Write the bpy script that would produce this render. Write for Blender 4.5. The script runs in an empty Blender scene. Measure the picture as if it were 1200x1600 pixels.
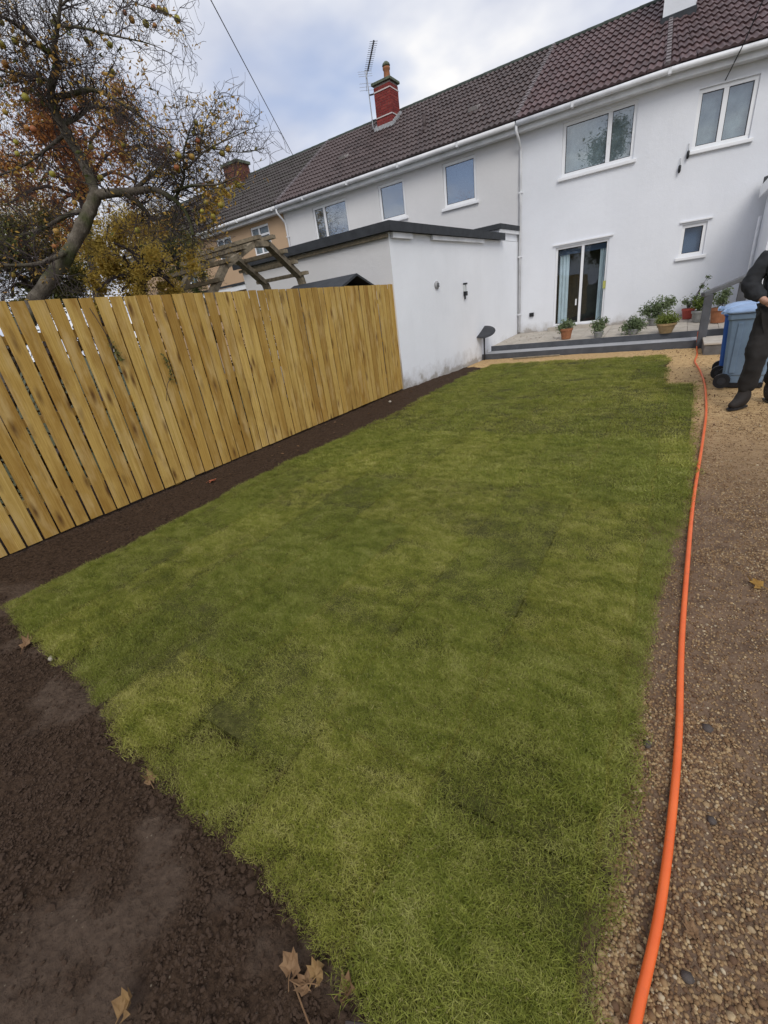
import bpy, math, random
import numpy as np
from mathutils import Matrix, Vector

R_ = math.radians
rnd = random.Random(11)
nr = np.random.default_rng(7)
scene = bpy.context.scene
COL = scene.collection

# ------------------------------------------------------------------ camera
cam_d = bpy.data.cameras.new('camera')
cam = bpy.data.objects.new('camera', cam_d)
COL.objects.link(cam)
scene.camera = cam
F_PX, PITCH, ROLL, YAW, EYE = 664.2, .4370, -.13908, .6177, 1.6
cam_d.sensor_fit = 'HORIZONTAL'
cam_d.sensor_width = 36
cam_d.lens = F_PX / 1200 * 36
cam_d.clip_start = .05
cam_d.clip_end = 2000
_r = Vector((math.cos(YAW), math.sin(YAW), 0))
_f = Vector((-math.sin(YAW), math.cos(YAW), 0))
_u = Vector((0, 0, 1))
_f2 = math.cos(PITCH) * _f - math.sin(PITCH) * _u
_u2 = math.cos(PITCH) * _u + math.sin(PITCH) * _f
_r3 = math.cos(ROLL) * _r + math.sin(ROLL) * _u2
_u3 = -math.sin(ROLL) * _r + math.cos(ROLL) * _u2
M = Matrix((_r3, _u3, -_f2)).transposed().to_4x4()
M.translation = (0, 0, EYE)
cam.matrix_world = M

# ------------------------------------------------------------------ sky and sun
SUN_EL, SUN_AZ = 44, 146           # azimuth clockwise from +Y
world = bpy.data.worlds.new('World')
scene.world = world
world.use_nodes = True
wn, wl = world.node_tree.nodes, world.node_tree.links
wn.clear()
w_out = wn.new('ShaderNodeOutputWorld')
w_bg = wn.new('ShaderNodeBackground')
w_bg.inputs['Strength'].default_value = .1
sky = wn.new('ShaderNodeTexSky')
sky.sky_type = 'NISHITA'
sky.sun_disc = False
sky.sun_elevation = R_(SUN_EL)
sky.sun_rotation = R_(SUN_AZ)
w_tc = wn.new('ShaderNodeTexCoord')
w_sep = wn.new('ShaderNodeSeparateXYZ')
wl.new(w_tc.outputs['Generated'], w_sep.inputs[0])


def wmath(op, a, b=None):
    n = wn.new('ShaderNodeMath')
    n.operation = op
    for i, v in enumerate((a, b)):
        if v is None:
            continue
        if isinstance(v, (int, float)):
            n.inputs[i].default_value = v
        else:
            wl.new(v, n.inputs[i])
    return n.outputs[0]


zz = wmath('ADD', wmath('MAXIMUM', w_sep.outputs[2], 0.0), .22)
w_comb = wn.new('ShaderNodeCombineXYZ')
wl.new(wmath('DIVIDE', w_sep.outputs[0], zz), w_comb.inputs[0])
wl.new(wmath('DIVIDE', w_sep.outputs[1], zz), w_comb.inputs[1])


def wnoise(scale, off, detail=5, rough=.55):
    mp = wn.new('ShaderNodeMapping')
    mp.inputs['Location'].default_value = off
    wl.new(w_comb.outputs[0], mp.inputs[0])
    n = wn.new('ShaderNodeTexNoise')
    n.inputs['Scale'].default_value = scale
    n.inputs['Detail'].default_value = detail
    n.inputs['Roughness'].default_value = rough
    wl.new(mp.outputs[0], n.inputs['Vector'])
    return n.outputs['Fac']


def wramp(fac, stops):
    r = wn.new('ShaderNodeValToRGB')
    wl.new(fac, r.inputs[0])
    el = r.color_ramp.elements
    while len(el) < len(stops):
        el.new(.5)
    for e, (p, c) in zip(el, stops):
        e.position = p
        e.color = (*c, 1) if len(c) == 3 else c
    return r.outputs[0]


cloud_col = wramp(wnoise(1.5, (3.1, 1.2, 0), 5, .52), [(.34, (4.9, 5.2, 6.2)), (.46, (5.9, 6.15, 7.0)), (.56, (7.4, 7.5, 7.9)), (.68, (9.8, 9.5, 9.0))])
cover = wramp(wnoise(1.1, (7.7, 3.3, 0), 4, .5), [(.34, (.2, .2, .2)), (.45, (.85, .85, .85)), (.55, (1, 1, 1))])
w_hue = wn.new('ShaderNodeMix')
w_hue.data_type = 'RGBA'
w_hue.inputs[0].default_value = .55
wl.new(sky.outputs[0], w_hue.inputs[6])
w_hue.inputs[7].default_value = (3.9, 4.9, 7.6, 1)
w_mix = wn.new('ShaderNodeMix')
w_mix.data_type = 'RGBA'
wl.new(cover, w_mix.inputs[0])
wl.new(w_hue.outputs[2], w_mix.inputs[6])
wl.new(cloud_col, w_mix.inputs[7])
wl.new(w_mix.outputs[2], w_bg.inputs['Color'])
wl.new(w_bg.outputs[0], w_out.inputs[0])

sun_d = bpy.data.lights.new('sun', 'SUN')
sun_d.energy = 1.4
sun_d.angle = R_(30)
sun_d.color = (1, .955, .88)
sun = bpy.data.objects.new('sun', sun_d)
COL.objects.link(sun)
sv = Vector((math.sin(R_(SUN_AZ)) * math.cos(R_(SUN_EL)), math.cos(R_(SUN_AZ)) * math.cos(R_(SUN_EL)), math.sin(R_(SUN_EL))))
sun.rotation_euler = (-sv).to_track_quat('-Z', 'Y').to_euler()
sun.location = sv * 60

vs = scene.view_settings
vs.view_transform = 'Standard'
vs.look = 'None'
vs.exposure = 0.24
vs.gamma = 1
vs.use_curve_mapping = False


# ------------------------------------------------------------------ helpers: materials
class Mat:
    def __init__(self, name):
        self.m = bpy.data.materials.new(name)
        self.m.use_nodes = True
        self.nt = self.m.node_tree
        self.n, self.l = self.nt.nodes, self.nt.links
        self.b = self.n['Principled BSDF']
        self.b.inputs['Specular IOR Level'].default_value = .3

    def node(self, t, **kw):
        n = self.n.new(t)
        for k, v in kw.items():
            setattr(n, k, v)
        return n

    def set(self, n, key, v):
        if isinstance(v, bpy.types.NodeSocket):
            self.l.new(v, n.inputs[key])
        else:
            n.inputs[key].default_value = v

    def coord(self, kind='pos'):
        if kind == 'pos':
            return self.node('ShaderNodeNewGeometry').outputs['Position']
        return self.node('ShaderNodeTexCoord').outputs['Object']

    def rand(self):
        return self.node('ShaderNodeObjectInfo').outputs['Random']

    def map(self, v, scale=(1, 1, 1), loc=(0, 0, 0), rot=(0, 0, 0)):
        n = self.node('ShaderNodeMapping')
        self.set(n, 0, v)
        self.set(n, 'Scale', scale)
        self.set(n, 'Location', loc)
        self.set(n, 'Rotation', rot)
        return n.outputs[0]

    def noise(self, v, scale, detail=4, rough=.55, dist=0):
        n = self.node('ShaderNodeTexNoise')
        self.set(n, 'Vector', v)
        n.inputs['Scale'].default_value = scale
        n.inputs['Detail'].default_value = detail
        n.inputs['Roughness'].default_value = rough
        n.inputs['Distortion'].default_value = dist
        return n.outputs['Fac']

    def voro(self, v, scale, out='Distance', feature='F1'):
        n = self.node('ShaderNodeTexVoronoi', feature=feature)
        self.set(n, 'Vector', v)
        n.inputs['Scale'].default_value = scale
        return n.outputs[out]

    def ramp(self, fac, stops):
        r = self.node('ShaderNodeValToRGB')
        self.set(r, 0, fac)
        el = r.color_ramp.elements
        while len(el) < len(stops):
            el.new(.5)
        for e, (p, c) in zip(el, stops):
            e.position = p
            if isinstance(c, (int, float)):
                c = (c, c, c)
            e.color = (*c, 1)
        return r.outputs[0]

    def mix(self, fac, a, b, mode='MIX'):
        n = self.node('ShaderNodeMix', data_type='RGBA', blend_type=mode)
        for i, v in ((0, fac), (6, a), (7, b)):
            if isinstance(v, (tuple, list)) and len(v) == 3:
                v = (*v, 1)
            self.set(n, i, v)
        return n.outputs[2]

    def math(self, op, a, b=0.0):
        n = self.node('ShaderNodeMath', operation=op)
        self.set(n, 0, a)
        self.set(n, 1, b)
        return n.outputs[0]

    def sep(self, v):
        n = self.node('ShaderNodeSeparateXYZ')
        self.set(n, 0, v)
        return n.outputs

    def addv(self, v, w):
        n = self.node('ShaderNodeVectorMath', operation='ADD')
        self.set(n, 0, v)
        self.set(n, 1, w)
        return n.outputs[0]

    def randvec(self, k=50.):
        n = self.node('ShaderNodeCombineXYZ')
        r = self.rand()
        for i, f in enumerate((k, k * 1.7, k * .6)):
            self.set(n, i, self.math('MULTIPLY', r, f))
        return n.outputs[0]

    def bump(self, h, strength=.3, dist=.01):
        n = self.node('ShaderNodeBump')
        n.inputs['Strength'].default_value = strength
        n.inputs['Distance'].default_value = dist
        self.set(n, 'Height', h)
        self.set(self.b, 'Normal', n.outputs[0])

    def col(self, c, rough=.7, metal=0, spec=None):
        if isinstance(c, tuple) and len(c) == 3:
            c = (*c, 1)
        self.set(self.b, 'Base Color', c)
        self.set(self.b, 'Roughness', rough)
        self.b.inputs['Metallic'].default_value = metal
        if spec is not None:
            self.b.inputs['Specular IOR Level'].default_value = spec
        return self


def simple(name, c, rough=.6, var=.12, scale=8, bump=.1, bscale=60, bd=.004, metal=0, spec=None, kind='obj'):
    m = Mat(name)
    p = m.coord(kind)
    f = m.noise(p, scale, 5, .6)
    cc = m.mix(m.ramp(f, [(.3, 0), (.7, 1)]), tuple(v * (1 - var) for v in c), tuple(min(1, v * (1 + var)) for v in c))
    m.col(cc, rough, metal, spec)
    if bump:
        m.bump(m.noise(p, bscale, 3), bump, bd)
    return m.m


def stucco(name, c, dirt=(.25, .21, .16), zbase=.0, zs=.6):
    m = Mat(name)
    p = m.coord()
    big = m.noise(p, .55, 5, .6)
    streak = m.noise(m.map(p, (2.2, 2.2, .22)), 1.6, 5, .6)
    cc = m.mix(m.ramp(big, [(.3, 0), (.72, 1)]), tuple(v * .91 for v in c), c)
    cc = m.mix(m.ramp(streak, [(.5, 0), (.85, .12)]), cc, tuple(v * .72 for v in c))
    # splash-back dirt along the foot of the wall, broken up by noise
    z = m.sep(p)[2]
    n2 = m.noise(p, 3.5, 6, .65)
    h = m.math('ADD', m.math('MULTIPLY', m.math('SUBTRACT', z, zbase), 1 / zs), m.math('MULTIPLY', m.math('SUBTRACT', n2, .5), 1.6))
    cc = m.mix(m.ramp(h, [(.05, .75), (.28, .28), (.75, 0)]), cc, dirt)
    m.col(cc, .88, 0, .15)
    g = m.noise(p, 75, 3, .6)
    g2 = m.noise(p, 9, 4, .6)
    m.bump(m.math('ADD', g, m.math('MULTIPLY', g2, 1.4)), .55, .008)
    return m.m


MATS = {}
M_WHITE_R = stucco('white_render', (.785, .805, .85), zbase=.4, zs=.35)
M_WHITE_X = stucco('white_render_extension', (.88, .90, .94), zbase=-.02, zs=.55)
M_GREY_R = stucco('pale_grey_render', (.71, .705, .71), zbase=.4)
M_TAN_R = stucco('tan_render', (.55, .385, .25), zbase=.2)
M_UPVC = simple('white_upvc', (.80, .81, .83), .32, .04, 3, 0, spec=.45, kind='pos')
M_GUTTER = simple('white_gutter_plastic', (.70, .71, .73), .42, .16, 2.5, .05, spec=.4, kind='pos')
M_DARKFELT = simple('dark_roofing_felt', (.040, .044, .050), .75, .25, 6, .3, 40, kind='pos')
M_SLATEPAINT = simple('slate_grey_painted_timber', (.078, .082, .092), .6, .2, 5, .2, 30, kind='pos')
M_TREAD = simple('pale_grey_step_tread', (.36, .365, .38), .8, .15, 3, .2, 40, kind='pos')
M_TREADDARK = simple('dark_grey_stone', (.13, .125, .12), .85, .25, 6, .3, 40, kind='pos')
M_SLAB = simple('pale_paving_stone', (.44, .40, .345), .85, .16, 5, .25, 60)
M_BLACKPL = simple('black_plastic', (.018, .019, .022), .4, .2, 9, .05)
M_GREYPL = simple('dark_grey_plastic', (.035, .037, .043), .42, .15, 9, .05)
M_METAL = simple('grey_metal', (.38, .39, .4), .4, .15, 9, .05, metal=.8)
M_LEAD = simple('lead_flashing', (.36, .37, .38), .65, .3, 12, .3, 25, kind='pos')
M_MORTAR = simple('mortar', (.33, .29, .27), .9, .2, 14, .3, 60, kind='pos')
M_CONCRETE = simple('mossy_concrete', (.12, .14, .10), .9, .4, 9, .3, 40, kind='pos')
M_POTCLAY = simple('terracotta', (.30, .125, .06), .75, .2, 12, .15, 60)
M_POTTAN = simple('tan_glazed_clay', (.30, .205, .10), .6, .2, 12, .1, 60)
M_POTRED = simple('red_plastic', (.36, .07, .055), .45, .1, 12, .05)
M_POTGREY = simple('grey_stone_pot', (.25, .25, .24), .8, .2, 12, .15, 60)
M_CABLE = simple('black_cable', (.03, .03, .034), .5, .1, 3, 0)
M_CURTAIN = simple('pale_curtain', (.66, .70, .72), .9, .1, 6, 0)
M_NET = simple('grey_net_curtain', (.27, .29, .295), .95, .35, 2.4, 0)
M_BLIND = simple('blue_grey_blind', (.095, .13, .205), .9, .12, 2, 0)
M_ROOM = simple('dark_room', (.05, .046, .042), .9, .3, 3, 0)
M_VERGE = simple('pale_verge_mortar', (.20, .175, .18), .9, .3, 7, .3, 40, kind='pos')
M_MOSSRIDGE = simple('mossy_ridge', (.05, .062, .052), .9, .4, 5, .4, 25, .02)


def roof_mat(name, c, red):
    m = Mat(name)
    p = m.coord()
    r = m.rand()
    cc = m.mix(m.ramp(r, [(0, 0), (1, 1)]), tuple(v * .78 for v in c), tuple(v * 1.22 for v in c))
    n = m.noise(p, 2.2, 5, .65)
    cc = m.mix(m.ramp(n, [(.45, 0), (.75, .55)]), cc, red)
    li = m.noise(p, 26, 3, .6)
    cc = m.mix(m.ramp(li, [(.62, 0), (.75, .45)]), cc, (.16, .15, .12))
    m.col(cc, .55, 0, .35)
    m.bump(m.noise(p, 120, 3), .3, .004)
    return m.m


M_TILE_R = roof_mat('red_brown_tile', (.108, .070, .072), (.13, .072, .068))
M_TILE_M = roof_mat('dark_brown_tile', (.082, .060, .058), (.085, .06, .056))
M_TILE_T = roof_mat('weathered_brown_tile', (.056, .046, .043), (.05, .055, .035))


def brick_mat():
    m = Mat('red_brick')
    p = m.coord()
    cc = m.ramp(m.rand(), [(0, (.17, .026, .026)), (.5, (.235, .038, .034)), (1, (.29, .055, .045))])
    cc = m.mix(m.ramp(m.noise(p, 18, 4), [(.4, 0), (.8, .4)]), cc, (.10, .04, .035))
    m.col(cc, .85)
    m.bump(m.noise(p, 90, 3), .4, .004)
    return m.m


M_BRICK = brick_mat()
M_BRICK_OLD = simple('weathered_brick', (.16, .065, .048), .9, .35, 9, .3, 60, kind='pos')


def fence_mat():
    m = Mat('treated_softwood')
    p = m.addv(m.coord('obj'), m.randvec(60))
    grain = m.noise(m.map(p, (3, 6.5, .75)), 1.0, 6, .6, 1.6)
    fine = m.noise(m.map(p, (30, 42, 2.2)), 1.0, 4, .65)
    c = m.ramp(grain, [(.32, (.41, .262, .064)), (.5, (.53, .355, .10)), (.68, (.63, .445, .155))])
    c = m.mix(m.ramp(fine, [(.35, .16), (.6, 0)]), c, (.26, .14, .035))
    tint = m.ramp(m.rand(), [(0, (.70, .62, .5)), (.3, (.95, .88, .74)), (.7, (1.0, 1.0, 1.0)), (1, (1.16, 1.16, 1.16))])
    c = m.mix(1.0, c, tint, 'MULTIPLY')
    # broad greenish-brown treatment stains
    st = m.noise(m.map(p, (2.5, .8, 1.7)), 1.0, 5, .62)
    c = m.mix(m.ramp(st, [(.46, 0), (.70, .8)]), c, (.27, .135, .022))
    pl = m.noise(m.map(p, (1.5, 1.1, 2.1), (5, 2, 7)), 1.0, 4, .6)
    c = m.mix(m.ramp(pl, [(.52, 0), (.72, .7)]), c, (.60, .43, .19))
    dk = m.noise(m.map(p, (1.5, 1.6, 2.6), (9, 4, 3)), 1.0, 5, .65)
    c = m.mix(m.ramp(dk, [(.60, 0), (.75, .45)]), c, (.17, .10, .03))
    # knots
    k = m.voro(m.map(p, (.001, 1.05, 2.3)), 1.0)
    k2 = m.math('ADD', k, m.math('MULTIPLY', m.math('SUBTRACT', m.noise(p, 30, 3), .5), .10))
    c = m.mix(m.ramp(k2, [(.07, .92), (.12, .6), (.27, 0)]), c, (.12, .055, .014))
    m.col(c, .72, 0, .25)
    m.bump(m.math('ADD', grain, m.math('MULTIPLY', fine, .4)), .35, .004)
    return m.m


M_FENCE = fence_mat()
M_WEATHER = simple('weathered_timber', (.24, .20, .14), .9, .4, 14, .4, 50)
M_BARKM = Mat('apple_bark')
_p = M_BARKM.coord()
_c = M_BARKM.ramp(M_BARKM.noise(_p, 7, 6, .7), [(.3, (.055, .044, .033)), (.55, (.15, .128, .10)), (.75, (.28, .25, .20))])
_c = M_BARKM.mix(M_BARKM.ramp(M_BARKM.noise(_p, 2.3, 4), [(.46, 0), (.6, .75)]), _c, (.06, .075, .02))
M_BARKM.col(_c, .95)
M_BARKM.bump(M_BARKM.noise(M_BARKM.map(_p, (1, 1, .35)), 26, 5, .7), .9, .03)
M_BARK = M_BARKM.m
M_TWIG = simple('dark_twig', (.062, .049, .046), .9, .35, 4, .2, 40, kind='pos')


def leafy(name, cols, trans=.3, rough=.7):
    m = Mat(name)
    p = m.coord()
    n = m.noise(p, 1.3, 4, .6)
    hf = m.noise(p, 23, 2, .5)
    f = m.math('ADD', m.math('MULTIPLY', n, .6), m.math('MULTIPLY', hf, .4))
    k = len(cols)
    c = m.ramp(f, [(.3 + .4 * i / (k - 1), cc) for i, cc in enumerate(cols)])
    m.col(c, rough, 0, .2)
    t = m.node('ShaderNodeBsdfTranslucent')
    m.set(t, 'Color', c)
    mx = m.node('ShaderNodeMixShader')
    mx.inputs[0].default_value = trans
    m.l.new(m.b.outputs[0], mx.inputs[1])
    m.l.new(t.outputs[0], mx.inputs[2])
    m.l.new(mx.outputs[0], m.n['Material Output'].inputs[0])
    return m.m


M_LF_RED = leafy('russet_leaves', [(.16, .065, .045), (.30, .12, .06), (.50, .24, .07), (.44, .31, .13)], .4)
M_LF_GOLD = leafy('golden_leaves', [(.22, .20, .05), (.46, .34, .075), (.66, .48, .11), (.40, .36, .10)], .35)
M_LF_GREEN = leafy('dull_green_leaves', [(.045, .06, .025), (.10, .12, .04), (.22, .19, .06), (.10, .08, .045)], .3)
M_LF_SHRUB = leafy('shrub_leaves', [(.09, .125, .065), (.17, .22, .11), (.27, .32, .18)], .3)
M_LF_LIME = leafy('lime_leaves', [(.08, .12, .03), (.16, .21, .05), (.24, .27, .07)], .3)
M_LF_DRY = leafy('dry_leaf', [(.10, .055, .03), (.20, .115, .06), (.31, .20, .11)], .15)
M_LF_TAN = leafy('tan_dry_leaf', [(.12, .065, .03), (.25, .155, .07), (.38, .25, .11)], .15)
M_LF_YEL = leafy('yellow_leaf', [(.20, .10, .03), (.34, .20, .05), (.42, .28, .09)], .15)


def apple_mat():
    m = Mat('apple_skin')
    c = m.ramp(m.rand(), [(0, (.30, .27, .035)), (.5, (.36, .33, .06)), (.8, (.38, .20, .05)), (1, (.34, .10, .05))])
    m.col(m.mix(m.ramp(m.noise(m.coord(), 30, 2), [(.45, 0), (.7, .5)]), c, (.28, .12, .04)), .45)
    return m.m


M_APPLE = apple_mat()


def glass_mat(name, refl, tint=(.9, .95, .97), k=1.4):
    m = Mat(name)
    t = m.node('ShaderNodeBsdfTransparent')
    t.inputs[0].default_value = (*tint, 1)
    g = m.node('ShaderNodeBsdfGlossy')
    g.inputs['Roughness'].default_value = .015
    g.inputs['Color'].default_value = (.95, .97, 1, 1)
    nb = m.node('ShaderNodeBump')
    nb.inputs['Strength'].default_value = .05
    nb.inputs['Distance'].default_value = .02
    m.set(nb, 'Height', m.noise(m.coord(), 2.2, 2))
    m.l.new(nb.outputs[0], g.inputs['Normal'])
    fr = m.node('ShaderNodeLayerWeight')
    fr.inputs[0].default_value = .5
    sch = m.math('ADD', m.math('MULTIPLY', m.math('POWER', fr.outputs['Facing'], 5.0), .9), .06)
    fac = m.math('MINIMUM', m.math('ADD', m.math('MULTIPLY', sch, k), refl), 1.0)
    mx = m.node('ShaderNodeMixShader')
    m.set(mx, 0, fac)
    m.l.new(t.outputs[0], mx.inputs[1])
    m.l.new(g.outputs[0], mx.inputs[2])
    m.l.new(mx.outputs[0], m.n['Material Output'].inputs[0])
    return m.m


M_GLASS = glass_mat('window_glass', .07, k=1.1)
M_GLASS_BLUE = glass_mat('window_glass_sky', .14, k=1.0)
M_GLASS_DARK = glass_mat('door_glass', .0, k=.7)

# ------------------------------------------------------------------ helpers: geometry
SHIFT = {}


def wmx(o):
    if o.parent is None:
        return o.matrix_basis.copy()
    return wmx(o.parent) @ o.matrix_parent_inverse @ o.matrix_basis


def link(o, parent=None):
    COL.objects.link(o)
    if parent is not None:
        o.parent = parent
        o.matrix_parent_inverse = wmx(parent).inverted()
    return o


def tag(o, label=None, cat=None, group=None, kind=None):
    for k, v in (('label', label), ('category', cat), ('group', group), ('kind', kind)):
        if v:
            o[k] = v
    return o


def thing(name, label, cat, loc=(0, 0, 0), group=None):
    o = bpy.data.objects.new(name, None)
    o.empty_display_size = .1
    o.location = loc
    COL.objects.link(o)
    return tag(o, label, cat, group)


def ident(v):
    return v


class MB:
    def __init__(self, fn=None):
        self.v, self.f, self.fn = [], [], fn or ident

    def add(self, vs, fs):
        b = len(self.v)
        self.v += [self.fn(tuple(v)) for v in vs]
        self.f += [tuple(b + i for i in f) for f in fs]
        return self

    def box(self, x0, x1, y0, y1, z0, z1):
        vs = [(x, y, z) for z in (z0, z1) for y in (y0, y1) for x in (x0, x1)]
        return self.add(vs, [(0, 2, 3, 1), (4, 5, 7, 6), (0, 1, 5, 4), (2, 6, 7, 3), (0, 4, 6, 2), (1, 3, 7, 5)])

    def beam(self, a, b, w, h, up=(0, 0, 1)):
        a, b = Vector(a), Vector(b)
        d = (b - a).normalized()
        s = d.cross(Vector(up))
        if s.length < 1e-4:
            s = d.cross(Vector((1, 0, 0)))
        s.normalize()
        n = s.cross(d)
        vs = [p + s * sx * w / 2 + n * sz * h / 2 for p in (a, b) for sz in (-1, 1) for sx in (-1, 1)]
        return self.add(vs, [(0, 1, 3, 2), (4, 6, 7, 5), (0, 4, 5, 1), (2, 3, 7, 6), (0, 2, 6, 4), (1, 5, 7, 3)])

    def prism(self, poly, z0, z1):
        n = len(poly)
        vs = [(x, y, z0) for x, y in poly] + [(x, y, z1) for x, y in poly]
        fs = [tuple(range(n))[::-1], tuple(range(n, 2 * n))] + [(i, (i + 1) % n, n + (i + 1) % n, n + i) for i in range(n)]
        return self.add(vs, fs)

    def tube(self, pts, rad, sides=8, caps=True):
        pts = [Vector(p) for p in pts]
        n = len(pts)
        if isinstance(rad, (int, float)):
            rad = [rad] * n
        t0 = (pts[1] - pts[0]).normalized()
        ref = Vector((0, 0, 1)) if abs(t0.z) < .9 else Vector((1, 0, 0))
        u = t0.cross(ref).normalized()
        vs = []
        for i, p in enumerate(pts):
            t = (pts[min(i + 1, n - 1)] - pts[max(i - 1, 0)])
            if t.length < 1e-7:
                t = t0
            t.normalize()
            u = (u - t * u.dot(t))
            if u.length < 1e-5:
                u = t.orthogonal()
            u.normalize()
            w = t.cross(u)
            for k in range(sides):
                a = 2 * math.pi * k / sides
                vs.append(p + (u * math.cos(a) + w * math.sin(a)) * rad[i])
        fs = [(i * sides + k, i * sides + (k + 1) % sides, (i + 1) * sides + (k + 1) % sides, (i + 1) * sides + k) for i in range(n - 1) for k in range(sides)]
        if caps:
            fs += [tuple(range(sides))[::-1], tuple(range((n - 1) * sides, n * sides))]
        return self.add(vs, fs)

    def lathe(self, prof, c=(0, 0, 0), seg=16):
        vs, fs = [], []
        n = len(prof)
        for k in range(seg):
            a = 2 * math.pi * k / seg
            vs += [(c[0] + r * math.cos(a), c[1] + r * math.sin(a), c[2] + z) for r, z in prof]
        for k in range(seg):
            k2 = (k + 1) % seg
            fs += [(k * n + i, k2 * n + i, k2 * n + i + 1, k * n + i + 1) for i in range(n - 1)]
        return self.add(vs, fs)

    def mesh(self, name, mat, smooth=False):
        me = bpy.data.meshes.new(name)
        me.from_pydata([tuple(v) for v in self.v], [], self.f)
        for m in (mat if isinstance(mat, (list, tuple)) else [mat]):
            me.materials.append(m)
        if smooth:
            me.shade_smooth() if hasattr(me, 'shade_smooth') else None
        return me

    def build(self, name, mat, parent=None, smooth=False, label=None, cat=None, group=None, kind=None, bevel=0):
        o = bpy.data.objects.new(name, self.mesh(name, mat, smooth))
        link(o, parent)
        if bevel:
            b = o.modifiers.new('bevel', 'BEVEL')
            b.width = bevel
            b.segments = 2
            b.limit_method = 'ANGLE'
        return tag(o, label, cat, group, kind)


def catmull(pts, n=8):
    pts = [Vector(p) for p in pts]
    P = [pts[0] * 2 - pts[1]] + pts + [pts[-1] * 2 - pts[-2]]
    out = []
    for i in range(1, len(P) - 2):
        for k in range(n):
            t = k / n
            a, b, c, d = P[i - 1:i + 3]
            out.append(.5 * ((2 * b) + (c - a) * t + (2 * a - 5 * b + 4 * c - d) * t * t + (3 * b - a - 3 * c + d) * t ** 3))
    out.append(pts[-1])
    return out


def _hash(ix, iy, seed):
    h = (ix * 374761393 + iy * 668265263 + seed * 974711) & 0x7fffffff
    h = ((h ^ (h >> 13)) * 1274126177) & 0x7fffffff
    return ((h ^ (h >> 16)) & 0xffff) / 65535.


def vnoise(x, y, seed=0):
    x, y = np.asarray(x, float), np.asarray(y, float)
    ix, iy = np.floor(x).astype(np.int64), np.floor(y).astype(np.int64)
    fx, fy = x - ix, y - iy
    fx, fy = fx * fx * (3 - 2 * fx), fy * fy * (3 - 2 * fy)
    a, b, c, d = _hash(ix, iy, seed), _hash(ix + 1, iy, seed), _hash(ix, iy + 1, seed), _hash(ix + 1, iy + 1, seed)
    return (a * (1 - fx) + b * fx) * (1 - fy) + (c * (1 - fx) + d * fx) * fy


def fbm(x, y, scale, octv=4, seed=0, rough=.5):
    s, amp, tot = 0, 1, 0
    for i in range(octv):
        s = s + amp * vnoise(np.asarray(x) * scale * 2 ** i, np.asarray(y) * scale * 2 ** i, seed + i * 17)
        tot += amp
        amp *= rough
    return s / tot


def sheet(name, xs, ys, zf, mat, smooth=True, **kw):
    X, Y = np.meshgrid(xs, ys)
    Z = zf(X, Y)
    nx, ny = len(xs), len(ys)
    v = np.stack([X, Y, Z], -1).reshape(-1, 3)
    i = np.arange((ny - 1) * nx).reshape(ny - 1, nx)[:, :-1].ravel()
    f = np.stack([i, i + 1, i + nx + 1, i + nx], -1)
    me = bpy.data.meshes.new(name)
    me.from_pydata(v.tolist(), [], f.tolist())
    me.materials.append(mat)
    if smooth:
        me.shade_smooth()
    o = bpy.data.objects.new(name, me)
    link(o)
    return tag(o, **kw)


def scatter(name, pts, rots, scl, idx, sources, label=None):
    """one object of real geometry: instances of small meshes on points"""
    coll = bpy.data.collections.new(name + '_pieces')
    for s in sources:
        coll.objects.link(s)
    me = bpy.data.meshes.new(name)
    me.vertices.add(len(pts))
    me.vertices.foreach_set('co', np.asarray(pts, np.float32).ravel())
    a = me.attributes.new('rot', 'FLOAT_VECTOR', 'POINT')
    a.data.foreach_set('vector', np.asarray(rots, np.float32).ravel())
    a = me.attributes.new('scl', 'FLOAT', 'POINT')
    a.data.foreach_set('value', np.asarray(scl, np.float32))
    a = me.attributes.new('idx', 'INT', 'POINT')
    a.data.foreach_set('value', np.asarray(idx, np.int32))
    o = bpy.data.objects.new(name, me)
    link(o)
    g = bpy.data.node_groups.new(name, 'GeometryNodeTree')
    g.interface.new_socket('Geometry', in_out='INPUT', socket_type='NodeSocketGeometry')
    g.interface.new_socket('Geometry', in_out='OUTPUT', socket_type='NodeSocketGeometry')
    N, L = g.nodes, g.links
    gi, go = N.new('NodeGroupInput'), N.new('NodeGroupOutput')
    iop = N.new('GeometryNodeInstanceOnPoints')
    ci = N.new('GeometryNodeCollectionInfo')
    ci.inputs['Collection'].default_value = coll
    ci.inputs['Separate Children'].default_value = True
    ci.inputs['Reset Children'].default_value = True
    L.new(gi.outputs[0], iop.inputs['Points'])
    L.new(ci.outputs[0], iop.inputs['Instance'])
    iop.inputs['Pick Instance'].default_value = True

    def attr(nm, t):
        n = N.new('GeometryNodeInputNamedAttribute')
        n.data_type = t
        n.inputs['Name'].default_value = nm
        return n.outputs['Attribute']
    L.new(attr('idx', 'INT'), iop.inputs['Instance Index'])
    e2r = N.new('FunctionNodeEulerToRotation')
    L.new(attr('rot', 'FLOAT_VECTOR'), e2r.inputs[0])
    L.new(e2r.outputs[0], iop.inputs['Rotation'])
    L.new(attr('scl', 'FLOAT'), iop.inputs['Scale'])
    L.new(iop.outputs[0], go.inputs[0])
    md = o.modifiers.new('pieces', 'NODES')
    md.node_group = g
    return tag(o, label, None, None, 'stuff')


def loose(name, me):
    return bpy.data.objects.new(name, me)


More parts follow.
